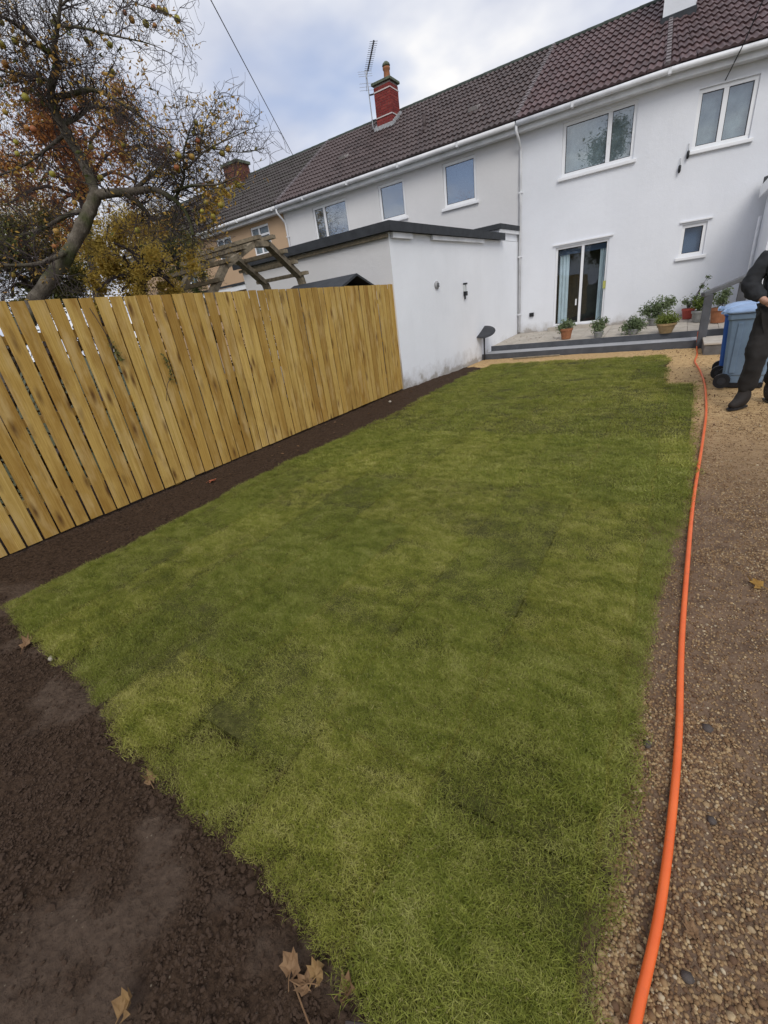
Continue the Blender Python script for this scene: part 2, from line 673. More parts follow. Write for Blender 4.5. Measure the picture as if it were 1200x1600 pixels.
def lump(name, mat, seed, squash=.7, rough=.18, smooth=True):
    r = random.Random(seed)
    import bmesh
    bm = bmesh.new()
    bmesh.ops.create_icosphere(bm, subdivisions=1, radius=1)
    ax = (r.uniform(.75, 1.2), r.uniform(.75, 1.2), squash * r.uniform(.8, 1.2))
    for v in bm.verts:
        k = r.uniform(1 - rough, 1 + rough)
        v.co = Vector((v.co.x * ax[0], v.co.y * ax[1], v.co.z * ax[2])) * k
    me = bpy.data.meshes.new(name)
    bm.to_mesh(me)
    bm.free()
    me.materials.append(mat)
    if smooth:
        me.shade_smooth()
    return loose(name, me)


# ================================================================== GROUND
def ground_mat():
    m = Mat('rough_ground')
    p = m.coord()
    c = m.ramp(m.noise(p, .8, 6, .65), [(.3, (.03, .035, .015)), (.55, (.06, .065, .025)), (.75, (.09, .07, .04))])
    m.col(c, .95)
    m.bump(m.noise(p, 14, 5, .7), .6, .05)
    return m.m


b = MB()
b.box(-400, 400, -400, 400, -1.2, -.14)
b.build('ground', ground_mat(), kind='structure')


def soil_mat():
    m = Mat('dark_garden_soil')
    p = m.coord()
    patch = m.node('ShaderNodeAttribute', attribute_name='trodden').outputs['Fac']
    fine = m.noise(p, 38, 5, .7)
    c = m.ramp(fine, [(.34, (.021, .012, .0072)), (.52, (.064, .0395, .025)), (.8, (.105, .068, .046))])
    c = m.mix(m.ramp(patch, [(.1, 0), (.9, .8)]), c, m.ramp(m.noise(p, 30, 4), [(.3, (.080, .055, .040)), (.7, (.130, .092, .067))]))
    sp = m.voro(p, 55)
    gate = m.noise(p, 21, 2)
    c = m.mix(m.ramp(m.math('ADD', sp, m.math('MULTIPLY', m.math('LESS_THAN', gate, .62), 1.0)), [(.12, .8), (.2, 0)]), c, (.22, .18, .13))
    m.col(c, .95, 0, .15)
    h = m.math('ADD', m.noise(p, 30, 6, .75), m.math('MULTIPLY', m.voro(p, 45), .5))
    m.bump(h, .9, .03)
    return m.m


M_SOIL = soil_mat()


def soil_z(X, Y):
    z = -.035 + .05 * (fbm(X, Y, 1.3, 4, 3) - .5) + .034 * (fbm(X, Y, 8, 3, 5) - .5) + .030 * (fbm(X, Y, 24, 2, 9) - .5) * (1 - .85 * np.clip((fbm(X, Y, 1.7, 3, 94) - .50) * 9, 0, 1))
    return z + .02 * np.clip((-4.6 - X) / .3, 0, 1)


soil_ob = sheet('soil_bed', np.arange(-6.5, .12, .03), np.arange(-1.6, 12.4, .035), soil_z, M_SOIL, kind='structure')


def trodden(x, y):
    return np.clip((fbm(x, y, 1.7, 3, 94) * .72 + fbm(x, y, 9, 3, 97) * .28 - .505) * 12, 0, 1) * np.clip((1.0 - y) * 3, 0, 1)


_co = np.zeros(len(soil_ob.data.vertices) * 3, np.float32)
soil_ob.data.vertices.foreach_get('co', _co)
_co = _co.reshape(-1, 3)
_at = soil_ob.data.attributes.new('trodden', 'FLOAT', 'POINT')
_at.data.foreach_set('value', trodden(_co[:, 0], _co[:, 1]).astype(np.float32))


def gravel_mat():
    m = Mat('trodden_gravel')
    p = m.coord()
    cell = m.voro(p, 95, 'Color')
    d = m.voro(p, 95)
    s = m.sep(cell)
    stone = m.ramp(s[0], [(0, (.13, .08, .045)), (.35, (.27, .18, .095)), (.7, (.42, .30, .17)), (1, (.55, .46, .32))])
    dirt = m.ramp(m.noise(p, 30, 4), [(.3, (.06, .036, .024)), (.7, (.14, .088, .054))])
    c = m.mix(m.ramp(d, [(.25, 0), (.55, 1)]), stone, dirt)
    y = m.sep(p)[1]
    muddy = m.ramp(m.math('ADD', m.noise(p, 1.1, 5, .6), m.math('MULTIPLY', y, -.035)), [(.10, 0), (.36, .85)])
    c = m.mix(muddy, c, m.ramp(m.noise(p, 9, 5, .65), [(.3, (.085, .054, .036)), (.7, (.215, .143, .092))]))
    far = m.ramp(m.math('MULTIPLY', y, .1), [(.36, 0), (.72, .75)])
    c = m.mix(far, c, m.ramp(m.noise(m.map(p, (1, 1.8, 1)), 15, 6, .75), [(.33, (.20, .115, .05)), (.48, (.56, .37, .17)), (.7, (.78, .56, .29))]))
    m.col(c, .9, 0, .2)
    h = m.math('SUBTRACT', m.math('MULTIPLY', m.noise(p, 40, 5, .75), 1.2), m.math('MULTIPLY', d, .5))
    m.bump(h, .75, .008)
    return m.m


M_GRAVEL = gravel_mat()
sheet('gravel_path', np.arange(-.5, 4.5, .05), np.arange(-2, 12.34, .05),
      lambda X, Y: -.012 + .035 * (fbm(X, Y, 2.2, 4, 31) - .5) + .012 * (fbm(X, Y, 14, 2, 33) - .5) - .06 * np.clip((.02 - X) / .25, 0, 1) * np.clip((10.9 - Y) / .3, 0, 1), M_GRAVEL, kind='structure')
sheet('gravel_margin', np.arange(-4.75, -.4, .06), np.arange(11.15, 12.34, .06),
      lambda X, Y: .004 + .02 * (fbm(X, Y, 3, 3, 41) - .5) - .05 * np.clip((11.32 - Y) / .12, 0, 1) - .05 * np.clip((-4.55 - X) / .15, 0, 1), M_GRAVEL, kind='structure')


# ------------------------------------------------------------------ lawn
def x_left(y):
    return -3.93 + .05 * np.sin(y * 1.3) + .10 * (fbm(y, y * 0 + 3, .9, 3, 51) - .5) - .05 * np.clip((y - 5) / 5, 0, 1)


def x_right(y):
    e = .06 + np.interp(y, [0, 2.3, 3.2, 4.9, 8.15, 8.18, 11.4], [-.03, .0, .13, .19, .26, -.15, -.18])
    return e + .05 * (fbm(y, y * 0 + 8, 2.2, 3, 57) - .5)


def y_front(x):
    return np.interp(x, [-4.2, -3.9, -2.6, -1.6, -.9, -.6, -.4, .2], [.62, .56, .48, .36, .33, .30, .265, .20]) + .05 * (fbm(x, x * 0 + 5, 3.2, 3, 61) - .5)


def y_back(x):
    return 11.28 + .06 * (fbm(x, x * 0 + 1, 2, 3, 67) - .5)


def in_lawn(x, y, pad=0.0):
    return (x > x_left(y) + pad) & (x < x_right(y) - pad) & (y > y_front(x) + pad) & (y < y_back(x) - pad)


def turf_mat():
    m = Mat('turf_thatch')
    p = m.coord()
    c = m.ramp(m.noise(p, 40, 5, .7), [(.3, (.04, .038, .012)), (.55, (.085, .085, .025)), (.8, (.16, .14, .05))])
    m.col(c, .95, 0, .1)
    m.bump(m.noise(p, 60, 5, .7), .8, .02)
    return m.m


M_TURF = turf_mat()
lawn = bpy.data.objects.new('lawn', None)
COL.objects.link(lawn)
lawn['kind'] = 'structure'
ROLL_W, ROLL_L = .54, 1.75        # rolls run towards the house
row = 0
xx = -4.32
while xx < .5:
    yy = .1 - ((row % 2) * .84 + .2 * (row % 3))
    while yy < 11.4:
        y0, y1 = yy + .006, yy + ROLL_L - .006
        yy += ROLL_L
        lo, hi = [], []
        for y in np.linspace(y0, y1, 12):
            xa, xb = max(xx + .004, float(x_left(y))), min(xx + ROLL_W - .004, float(x_right(y)))
            xm = (xa + xb) / 2
            if xb - xa < .2 or not (float(y_front(xm)) < y < float(y_back(xm))):
                continue
            lo.append((xa, y))
            hi.append((xb, y))
        if len(lo) >= 3:
            b = MB()
            b.prism(hi + lo[::-1], -.05, .012 + rnd.uniform(-.004, .004))
            b.build('turf_roll', M_TURF, lawn)
    xx += ROLL_W
    row += 1


def grass_mat():
    m = Mat('grass_blade')
    p = m.coord()
    o = m.coord('obj')
    r = m.rand()
    a = m.noise(p, .9, 4, .6)
    bn = m.noise(m.map(p, (1.3, 2.6, 1)), 3.2, 6, .68, .9)
    f = m.math('ADD', m.math('MULTIPLY', a, .18), m.math('ADD', m.math('ADD', m.math('MULTIPLY', bn, .46), m.math('MULTIPLY', m.noise(p, 13, 4, .7), .24)), m.math('MULTIPLY', r, .12)))
    c = m.ramp(f, [(.36, (.095, .135, .008)), (.44, (.235, .285, .022)), (.52, (.40, .425, .072)), (.64, (.62, .60, .20))])
    bt = m.node('ShaderNodeTexBrick')
    sx = m.sep(p)
    cv = m.node('ShaderNodeCombineXYZ')
    m.set(cv, 0, m.math('ADD', sx[1], m.math('MULTIPLY', m.noise(p, 3, 2), .10)))
    m.set(cv, 1, m.math('ADD', sx[0], m.math('ADD', m.math('MULTIPLY', m.noise(p, 4, 3), .08), 4.28)))
    m.set(bt, 'Vector', cv.outputs[0])
    bt.offset = .48
    bt.inputs['Color1'].default_value = (.66, .76, .58, 1)
    bt.inputs['Color2'].default_value = (1.22, 1.15, 1.22, 1)
    bt.inputs['Mortar'].default_value = (.82, .78, .62, 1)
    bt.inputs['Scale'].default_value = 1
    bt.inputs['Mortar Size'].default_value = .012
    bt.inputs['Mortar Smooth'].default_value = .6
    bt.inputs['Brick Width'].default_value = ROLL_L
    bt.inputs['Row Height'].default_value = ROLL_W
    c = m.mix(.75, c, bt.outputs['Color'], 'MULTIPLY')
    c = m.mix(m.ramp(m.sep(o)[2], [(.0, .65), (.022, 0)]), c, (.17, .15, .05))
    straw = m.ramp(m.noise(p, 95, 1), [(.66, 0), (.70, .75)])
    c = m.mix(straw, c, (.50, .43, .20))
    m.col(c, .5, 0, .3)
    t = m.node('ShaderNodeBsdfTranslucent')
    m.set(t, 'Color', c)
    mx = m.node('ShaderNodeMixShader')
    mx.inputs[0].default_value = .3
    m.l.new(m.b.outputs[0], mx.inputs[1])
    m.l.new(t.outputs[0], mx.inputs[2])
    m.l.new(mx.outputs[0], m.n['Material Output'].inputs[0])
    return m.m


M_GRASS = grass_mat()


def tuft(seed, n, spread, hmin, hmax, w):
    r = random.Random(seed)
    b = MB()
    lean0 = r.uniform(0, 6.28)
    for _ in range(n):
        a, q = r.uniform(0, 6.28), spread * math.sqrt(r.random())
        x, y = q * math.cos(a), q * math.sin(a)
        h = r.uniform(hmin, hmax)
        d = lean0 + r.gauss(0, 1.3)
        k = r.uniform(.4, 1.5) * h
        dx, dy = math.cos(d) * k, math.sin(d) * k
        t = r.uniform(0, 3.14)
        wx, wy = math.cos(t) * w / 2 * r.uniform(.7, 1.2), math.sin(t) * w / 2
        h2 = h * r.uniform(.55, .95)
        vs = [(x - wx, y - wy, 0), (x + wx, y + wy, 0), (x + dx * .4 - wx * .8, y + dy * .4 - wy * .8, h * .6), (x + dx * .4 + wx * .8, y + dy * .4 + wy * .8, h * .6), (x + dx, y + dy, h2)]
        b.add(vs, [(0, 1, 3, 2), (2, 3, 4)])
    return loose('grass_tuft', b.mesh('grass_tuft', M_GRASS))


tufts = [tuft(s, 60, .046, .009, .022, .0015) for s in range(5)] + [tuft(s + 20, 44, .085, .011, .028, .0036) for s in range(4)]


def grass_points(n, xr, yr):
    x, y = nr.uniform(*xr, n), nr.uniform(*yr, n)
    k = in_lawn(x, y, -.01)
    return x[k], y[k]


gx, gy, gi_, gs = [], [], [], []
for (n, yr, kind) in ((40000, (.0, 2.6), 0), (20000, (2.6, 5.0), 0), (10500, (5.0, 11.4), 1), (5000, (3.6, 5.2), 1)):
    x, y = grass_points(n, (-4.2, .6), yr)
    # thinner along the turf seams and in a few worn spots
    seam = ((x + 4.32 + .03 * np.sin(y * 5)) / ROLL_W) % 1
    seam = np.minimum(seam, 1 - seam) * ROLL_W
    col_ = np.floor((x + 4.32) / ROLL_W)
    end_ = ((y - .1 + (col_ % 2) * .84 + .2 * (col_ % 3) + .03 * np.sin(x * 9)) / ROLL_L) % 1
    seam = np.minimum(seam, np.minimum(end_, 1 - end_) * ROLL_L)
    keep = ~((seam < .024) & (x < x_right(y) - .3) & (fbm(x, y, 2.6, 2, 71) > .47) & (nr.random(len(x)) < .88))
    worn = fbm(x, y, 1.1, 3, 73)
    keep &= ~((worn > .70) & (nr.random(len(x)) < .55))
    bald = np.exp(-(((x + 2.0) / .55) ** 2 + ((y - 10.75) / .22) ** 2))
    keep &= nr.random(len(x)) > bald * .9
    x, y = x[keep], y[keep]
    gx.append(x)
    gy.append(y)
    gs.append((.25 + .65 * fbm(x, y, 2.6, 3, 77) + .95 * fbm(x * 1.4, y * 3, 2.0, 4, 78)) * nr.uniform(.8, 1.25, len(x)))
    gi_.append(nr.integers(0, 5, len(x)) if kind == 0 else nr.integers(5, 9, len(x)))
gx, gy, gs, gi_ = (np.concatenate(a) for a in (gx, gy, gs, gi_))
comb = fbm(gx, gy, .9, 2, 79) * 9
grot = np.stack([nr.normal(0, .10, len(gx)), nr.normal(0, .10, len(gx)), comb + nr.normal(0, 1.2, len(gx))], -1)
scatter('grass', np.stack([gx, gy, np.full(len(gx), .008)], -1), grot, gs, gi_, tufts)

# ------------------------------------------------------------------ crumbs of soil, pebbles
M_CLOD = simple('soil_clod', (.066, .0405, .026), .95, .45, 20, .5, 60, .01)
clods = [lump('soil_clod', M_CLOD, s, .75, .42, False) for s in range(6)]
n = 130000
x = nr.uniform(-5.0, .05, n)
y = np.where(nr.random(n) < .8, nr.uniform(-.5, .62, n), nr.uniform(.6, 11.6, n))
k = ~in_lawn(x, y, .0) & (x < x_left(y) + .02) | (y < y_front(x) + .02)
k &= nr.random(n) < .75 * (1 - .93 * trodden(x, y)) * (.45 + .55 * (fbm(x, y, 5, 2, 96) > .45))
k &= x > -4.93
x, y = x[k], y[k]
s = .0018 + .0062 * nr.random(len(x)) ** 2.6 + np.where(nr.random(len(x)) < .004, .009, 0)
edge = np.abs(y - y_front(x)) < .12
s = np.where(edge, s * 1.25, s)
z = soil_z(x, y) + s * .25
scatter('soil_crumbs', np.stack([x, y, z], -1), nr.uniform(0, 6.28, (len(x), 3)) * [.15, .15, 1], s, nr.integers(0, 6, len(x)), clods)


def pebble_mat():
    m = Mat('pebble')
    c = m.ramp(m.rand(), [(0, (.11, .062, .036)), (.3, (.21, .125, .06)), (.6, (.32, .21, .105)), (.9, (.43, .31, .165)), (1, (.50, .42, .29))])
    c = m.mix(m.ramp(m.noise(m.coord(), 50, 3), [(.35, 0), (.65, .6)]), c, (.12, .072, .045))
    m.col(c, .8, 0, .2)
    return m.m


M_PEB = pebble_mat()
pebs = [lump('pebble', M_PEB, s + 60, .62) for s in range(6)]
n = 150000
t = nr.random(n)
y = .0 + 8.0 * t ** 1.9
x = nr.uniform(-.12, 2.2, n)
x = -.12 + nr.random(n) * (.60 + .25 * y)
k = ~in_lawn(x, y, -.005) & (x > np.interp(y, [0, .25, 6], [-.1, -.05, .0]))
dirty = fbm(x, y, 1.4, 4, 95)
prob = np.interp(y, [0, .7, 1.3, 2.0, 4.0, 5.2, 7.8], [.95, .88, .75, .68, .62, .42, .0]) * np.where(dirty < .5, 1.25, .5)
k &= nr.random(n) < prob
x, y = x[k], y[k]
s = nr.uniform(.0038, .0080, len(x)) * np.interp(y, [0, 1.0, 2.0, 6], [1, .9, .78, .9]) * np.where(nr.random(len(x)) < .03, 1.7, 1)
zg = -.012 + .035 * (fbm(x, y, 2.2, 4, 31) - .5) + .012 * (fbm(x, y, 14, 2, 33) - .5) - .06 * np.clip((.02 - x) / .25, 0, 1)
zg = np.maximum(zg, np.where(x < .02, soil_z(x, y), -1))
n2 = 2200
x2, y2 = nr.uniform(-4.5, 1.5, n2), nr.uniform(5.6, 12.28, n2)
k2 = ~in_lawn(x2, y2, .0) & ((x2 > .1) | (y2 > 11.32) | ((y2 > 8.2) & (x2 > -.2)))
x2, y2 = x2[k2], y2[k2]
s2 = nr.uniform(.006, .012, len(x2))
z2 = -.008 + .03 * (fbm(x2, y2, 2.2, 4, 31) - .5)
P = np.concatenate([np.stack([x, y, zg + s * .2], -1), np.stack([x2, y2, z2 + .006], -1)])
S = np.concatenate([s, s2])
scatter('gravel', P, nr.uniform(0, 6.28, (len(P), 3)) * [.12, .12, 1], S, nr.integers(0, 6, len(P)), pebs)

# ================================================================== HOUSES
FY, XB, BEND, ARC = 15.0, -1.45, R_(12), 1.15      # the terrace turns gently here
BENDS = [XB + ARC * i / 8 for i in range(9)]


def turn(s):
    return min(max((s - XB) / ARC, 0), 1) * BEND


def fac(p):
    """facade coordinates (along, out towards the garden, up) -> world"""
    s, o, z = p
    a, r = turn(s), ARC / BEND
    x, y = min(s, XB) + r * math.sin(a), FY + r * (1 - math.cos(a))
    if s > XB + ARC:
        x, y = x + (s - XB - ARC) * math.cos(a), y + (s - XB - ARC) * math.sin(a)
    return (x + o * math.sin(a), y - o * math.cos(a), z)


def pieces(s0, s1):
    q = [s0] + [b_ for b_ in BENDS if s0 + .01 < b_ < s1 - .01] + [s1]
    return list(zip(q, q[1:]))


EAVE_O, EAVE_Z, RIDGE_O, RIDGE_Z = .33, 5.74, -3.7, 8.33
SL = math.hypot(RIDGE_Z - EAVE_Z, EAVE_O - RIDGE_O)
SL_A = math.atan2(RIDGE_Z - EAVE_Z, EAVE_O - RIDGE_O)


def wall_faces(b, s0, s1, z0, z1, ops, extra=()):
    S = sorted({s0, s1, *[o[0] for o in ops], *[o[1] for o in ops], *[e for e in extra if s0 < e < s1]})
    Z = sorted({z0, z1, *[o[2] for o in ops], *[o[3] for o in ops]})
    for a, c in zip(S, S[1:]):
        for d, e in zip(Z, Z[1:]):
            sm, zm = (a + c) / 2, (d + e) / 2
            if any(o[0] < sm < o[1] and o[2] < zm < o[3] for o in ops):
                continue
            b.add([(a, 0, d), (c, 0, d), (c, 0, e), (a, 0, e)], [(0, 1, 2, 3)])
    for (a, c, d, e) in ops:
        r = -.22
        b.add([(a, 0, d), (c, 0, d), (c, 0, e), (a, 0, e), (a, r, d), (c, r, d), (c, r, e), (a, r, e)],
              [(0, 4, 5, 1), (1, 5, 6, 2), (2, 6, 7, 3), (3, 7, 4, 0)])


def curtain_panel(b, s0, s1, z0, z1, o, folds=6, amp=.02):
    n = max(4, folds * 4)
    vs = []
    for i in range(n + 1):
        s = s0 + (s1 - s0) * i / n
        d = o + amp * math.sin(i / n * folds * 6.28)
        vs += [(s, d, z0), (s, d, z1)]
    b.add(vs, [(2 * i, 2 * i + 2, 2 * i + 3, 2 * i + 1) for i in range(n)])


def window(house, s0, s1, z0, z1, mulls=(), trans=None, glass=M_GLASS, back='net', sill=True, fr=.08, setb=.045, name='window', lintel=False):
    """frame proud inside the reveal, one pane per light, curtain and dark room behind"""
    b = MB(fac)
    o1, o0 = -setb, -setb - .07
    b.box(s0, s1, o0, o1, z0, z0 + fr)
    b.box(s0, s1, o0, o1, z1 - fr, z1)
    b.box(s0, s0 + fr, o0, o1, z0 + fr, z1 - fr)
    b.box(s1 - fr, s1, o0, o1, z0 + fr, z1 - fr)
    edges = [s0 + fr]
    for mu in mulls:
        b.box(mu - fr * .62, mu + fr * .62, o0, o1, z0 + fr, z1 - fr)
        edges += [mu - fr * .62, mu + fr * .62]
    edges.append(s1 - fr)
    lights = []
    for i in range(0, len(edges), 2):
        a, c = edges[i], edges[i + 1]
        if trans and trans[0] == i // 2:
            zt = trans[1]
            b.box(a, c, o0, o1, zt - fr * .5, zt + fr * .5)
            lights += [(a, c, z0 + fr, zt - fr * .5), (a, c, zt + fr * .5, z1 - fr)]
        else:
            lights.append((a, c, z0 + fr, z1 - fr))
    w = b.build(name, M_UPVC, house, bevel=.006)
    for (a, c, d, e) in lights:
        g = MB(fac)
        # dark rubber gasket round the light, then the pane
        gk = .012
        for q in ((a, c, d, d + gk), (a, c, e - gk, e), (a, a + gk, d + gk, e - gk), (c - gk, c, d + gk, e - gk)):
            g.box(q[0], q[1], o1 - .03, o1 - .012, q[2], q[3])
        g.build('gasket', M_BLACKPL, w)
        p = MB(fac)
        p.box(a + gk, c - gk, o1 - .034, o1 - .022, d + gk, e - gk)
        p.build('pane', glass, w)
    rb = MB(fac)
    ro, dp = -.225, -.9
    rb.add([(s0 - .02, ro, z0), (s1 + .02, ro, z0), (s1 + .02, ro, z1), (s0 - .02, ro, z1), (s0 - .02, dp, z0), (s1 + .02, dp, z0), (s1 + .02, dp, z1), (s0 - .02, dp, z1)],
           [(4, 5, 6, 7), (0, 4, 7, 3), (1, 2, 6, 5), (0, 1, 5, 4), (3, 7, 6, 2)])
    rb.build('room', M_ROOM, w)
    if back == 'net':
        c = MB(fac)
        curtain_panel(c, s0 + .02, s1 - .02, z0 + .02, z1 - .02, -.2, 7, .003)
        c.build('net_curtain', M_NET, w, smooth=True)
    elif back == 'blind':
        c = MB(fac)
        c.box(s0 + .02, s1 - .02, -.21, -.20, z0 + .02, z1 - .02)
        c.build('blind', M_BLIND, w)
    if sill:
        b = MB(fac)
        b.box(s0 - .07, s1 + .07, -.04, .07, z0 - .085, z0 - .012)
        b.build('sill', M_UPVC, w, bevel=.01)
    if lintel:
        b = MB(fac)
        b.box(s0 - .07, s1 + .09, .0015, .05, z1 + .045, z1 + .075)
        b.build('drip_bead', M_UPVC, w)
    return w


def tile_mesh(mat):
    """one interlocking pantile: a roll, a trough and a front lip"""
    W, Ln = .30, .40
    prof = []
    for i in range(13):
        t = i / 12
        z = .040 * (.5 + .5 * math.cos(4 * math.pi * (t - .14))) ** 1.1
        prof.append((t * W - W / 2, z))
    vs = [(x, 0, z + .042) for x, z in prof] + [(x, Ln, z + .004) for x, z in prof] + [(x, 0.012, z * .25 + .0) for x, z in prof]
    n = len(prof)
    fs = [(i, i + 1, n + i + 1, n + i) for i in range(n - 1)] + [(2 * n + i, 2 * n + i + 1, i + 1, i) for i in range(n - 1)]
    return MB().add(vs, fs).mesh('roof_tile', mat, False)


GAUGE = SL / 13.0


def tile_matrix(s, v, lift=0.0):
    c, si = math.cos(SL_A), math.sin(SL_A)
    o = EAVE_O + .03 - v * c
    z = EAVE_Z + v * si + lift
    p = Vector(fac((s, o, z)))
    ca, sa = math.cos(turn(s)), math.sin(turn(s))
    U, V = Vector((ca, sa, 0)), Vector((-sa * c, ca * c, si))
    N = U.cross(V)
    m = Matrix((U, V, N)).transposed().to_4x4()
    m.translation = p
    return m


def roof(house, s0, s1, mat, lift=0.0, skip=None, singles=True, ridge=True, verge=()):
    c, si = math.cos(SL_A), math.sin(SL_A)
    b = MB(fac)
    spans = pieces(s0, s1)
    for a, e in spans:
        b.add([(a, EAVE_O, EAVE_Z - .03 + lift), (e, EAVE_O, EAVE_Z - .03 + lift), (e, RIDGE_O, RIDGE_Z - .03 + lift), (a, RIDGE_O, RIDGE_Z - .03 + lift),
               (a, 2 * RIDGE_O - EAVE_O, EAVE_Z - .03), (e, 2 * RIDGE_O - EAVE_O, EAVE_Z - .03)], [(0, 1, 2, 3), (3, 2, 5, 4)])
    rf = b.build('roof', mat, house)
    me = tile_mesh(mat)
    spots = []
    for r in range(13):
        n = int(round((s1 - s0) / .30))
        v = r * GAUGE
        for k in range(n):
            s = s0 + .15 + k * (s1 - s0) / n
            spots.append((s, v))
    spots.sort(key=lambda q: (q[0] - 1.5) ** 2 * .3 + (q[1] - 1.5) ** 2)
    spots = [q for q in spots if not (skip and skip(q))]
    main = spots[:300] if singles else []
    rest = spots[300:] if singles else spots
    for s, v in main:
        o = bpy.data.objects.new('roof_tile', me)
        o.matrix_basis = tile_matrix(s, v, lift + rnd.uniform(-.004, .006)) @ Matrix.Rotation(rnd.gauss(0, .008), 4, 'Z')
        link(o, rf)
    if rest:
        b = MB()
        src = [Vector(v.co) for v in me.vertices]
        fs = [tuple(p.vertices) for p in me.polygons]
        for s, v in rest:
            m = tile_matrix(s, v, lift + rnd.uniform(-.004, .006))
            b.add([tuple(m @ q) for q in src], fs)
        b.build('tile_courses', mat, rf, kind='stuff')
    if verge:
        for sv_ in verge:
            b = MB()
            m = tile_matrix(sv_, 0, lift)
            for k in range(26):
                v0, v1 = k * SL / 26, (k + 1) * SL / 26 - .012
                b.add([tuple(m @ Vector(q)) for q in ((-.055, v0, .03), (.055, v0, .03), (.055, v1, .02), (-.055, v1, .02), (-.045, v0, .098), (.045, v0, .098), (.045, v1, .078), (-.045, v1, .078))],
                      [(0, 1, 5, 4), (1, 2, 6, 5), (2, 3, 7, 6), (3, 0, 4, 7), (4, 5, 6, 7)])
            b.build('verge_strip', M_VERGE, rf, kind='stuff')
    if ridge:
        n = int((s1 - s0) / .45)
        for k in range(n):
            a = s0 + (s1 - s0) * k / n
            e = s0 + (s1 - s0) * (k + 1) / n - .01
            p = MB(fac)
            vs = []
            for q in (a, e):
                for j in range(7):
                    th = math.pi * (j / 6)
                    vs.append((q, RIDGE_O - .0 - .14 * math.cos(th), RIDGE_Z + lift - .02 + .11 * math.sin(th) + (.006 if q == a else 0)))
            p.add(vs, [(j, j + 1, 8 + j, 7 + j) for j in range(6)])
            p.build('ridge_tile', M_MOSSRIDGE, rf)
    return rf


def eaves(house, s0, s1, mat=None):
    ss = [q[0] for q in pieces(s0, s1)] + [s1]
    b = MB()
    ref = [Vector(fac((s, EAVE_O + .05, 5.655))) for s in ss]
    b.tube(ref, .062, 10)
    g = b.build('gutter', M_GUTTER, house, smooth=True)
    k = s0 + 1.4
    b = MB(fac)
    while k < s1:
        b.box(k - .03, k + .03, EAVE_O - .02, EAVE_O + .118, 5.585, 5.70)
        k += 2.0
    b.build('gutter_joint', M_GUTTER, g)
    b = MB(fac)
    for a, e in pieces(s0, s1):
        b.box(a, e, .245, .275, 5.49, 5.70)
    b.build('fascia', M_GUTTER, house)
    b = MB(fac)
    for a, e in pieces(s0, s1):
        b.box(a, e, .003, .243, 5.50, 5.52)
    b.build('soffit', M_GUTTER if mat is None else mat, house)


def downpipe(house, s, zb, out=.05):
    pts = [(s, EAVE_O + .05, 5.63), (s, EAVE_O + .05, 5.50), (s + .02, EAVE_O - .02, 5.40), (s + .03, out + .04, 5.20), (s + .03, out, 5.08), (s + .03, out, zb)]
    b = MB()
    b.tube([Vector(fac(p)) for p in catmull(pts[:5], 4)] + [Vector(fac(pts[5]))], .036, 10)
    d = b.build('downpipe', M_GUTTER, house, smooth=True)
    b = MB(fac)
    for z in np.arange(zb + .5, 4.9, 1.6):
        b.box(s + .03 - .05, s + .03 + .05, .002, out + .042, z, z + .035)
    b.build('pipe_clip', M_GUTTER, d)
    return d


def shell(house, s0, s1, z0, mat, ops):
    b = MB(fac)
    wall_faces(b, s0, s1, z0, 5.6, ops, BENDS)
    d = 2 * RIDGE_O
    for s in (s0, s1):
        b.add([(s, -.01, z0), (s, d, z0), (s, d, 5.6), (s, RIDGE_O, RIDGE_Z - .1), (s, -.01, 5.6)], [(0, 1, 2, 3, 4)])
    b.add([(s0, d, z0), (s1, d, z0), (s1, d, 5.6), (s0, d, 5.6)], [(0, 1, 2, 3)])
    return b.build('wall', mat, house)


def brick_stack(parent, x0, x1, y0, y1, z0, z1, singles=True, mat=None):
    mat = mat or M_BRICK
    """courses of separate bricks round a mortar core"""
    b = MB()
    b.box(x0 + .012, x1 - .012, y0 + .012, y1 - .012, z0, z1)
    b.build('mortar_core', M_MORTAR, parent)
    H, T = .066, .075
    me = {}
    joined = MB()
    z, c = z0, 0
    while z + H < z1 + .02:
        for side in range(4):
            L = (x1 - x0) if side % 2 == 0 else (y1 - y0)
            n = max(2, int(round(L / .225)))
            bl = L / n
            cuts = [i * bl for i in range(n + 1)] if c % 2 == 0 else [0] + [(i + .5) * bl for i in range(n)] + [L]
            for a, e in zip(cuts, cuts[1:]):
                w = round(e - a - .012, 4)
                if w < .03:
                    continue
                mid = (a + e) / 2
                if side == 0:
                    ctr, rot = (x0 + mid, y0 + .05, z), 0
                elif side == 2:
                    ctr, rot = (x0 + mid, y1 - .05, z), 0
                elif side == 1:
                    ctr, rot = (x1 - .05, y0 + mid, z), math.pi / 2
                else:
                    ctr, rot = (x0 + .05, y0 + mid, z), math.pi / 2
                if singles:
                    if w not in me:
                        me[w] = MB().box(-w / 2, w / 2, -.05, .05, 0, H).mesh('brick', M_BRICK)
                    o = bpy.data.objects.new('brick', me[w])
                    dj = rnd.uniform(-.002, .002)
                    o.matrix_basis = Matrix.Translation((ctr[0] + (dj if side % 2 else 0), ctr[1] + (0 if side % 2 else dj), ctr[2])) @ Matrix.Rotation(rot, 4, 'Z')
                    link(o, parent)
                else:
                    if side % 2 == 0:
                        joined.box(ctr[0] - w / 2, ctr[0] + w / 2, ctr[1] - .05, ctr[1] + .05, z, z + H)
                    else:
                        joined.box(ctr[0] - .05, ctr[0] + .05, ctr[1] - w / 2, ctr[1] + w / 2, z, z + H)
        z += T
        c += 1
    if not singles:
        joined.build('brickwork', mat, parent, kind='stuff')


def zs(z):
    return 1.6 + (z - 1.6) * 1.0815


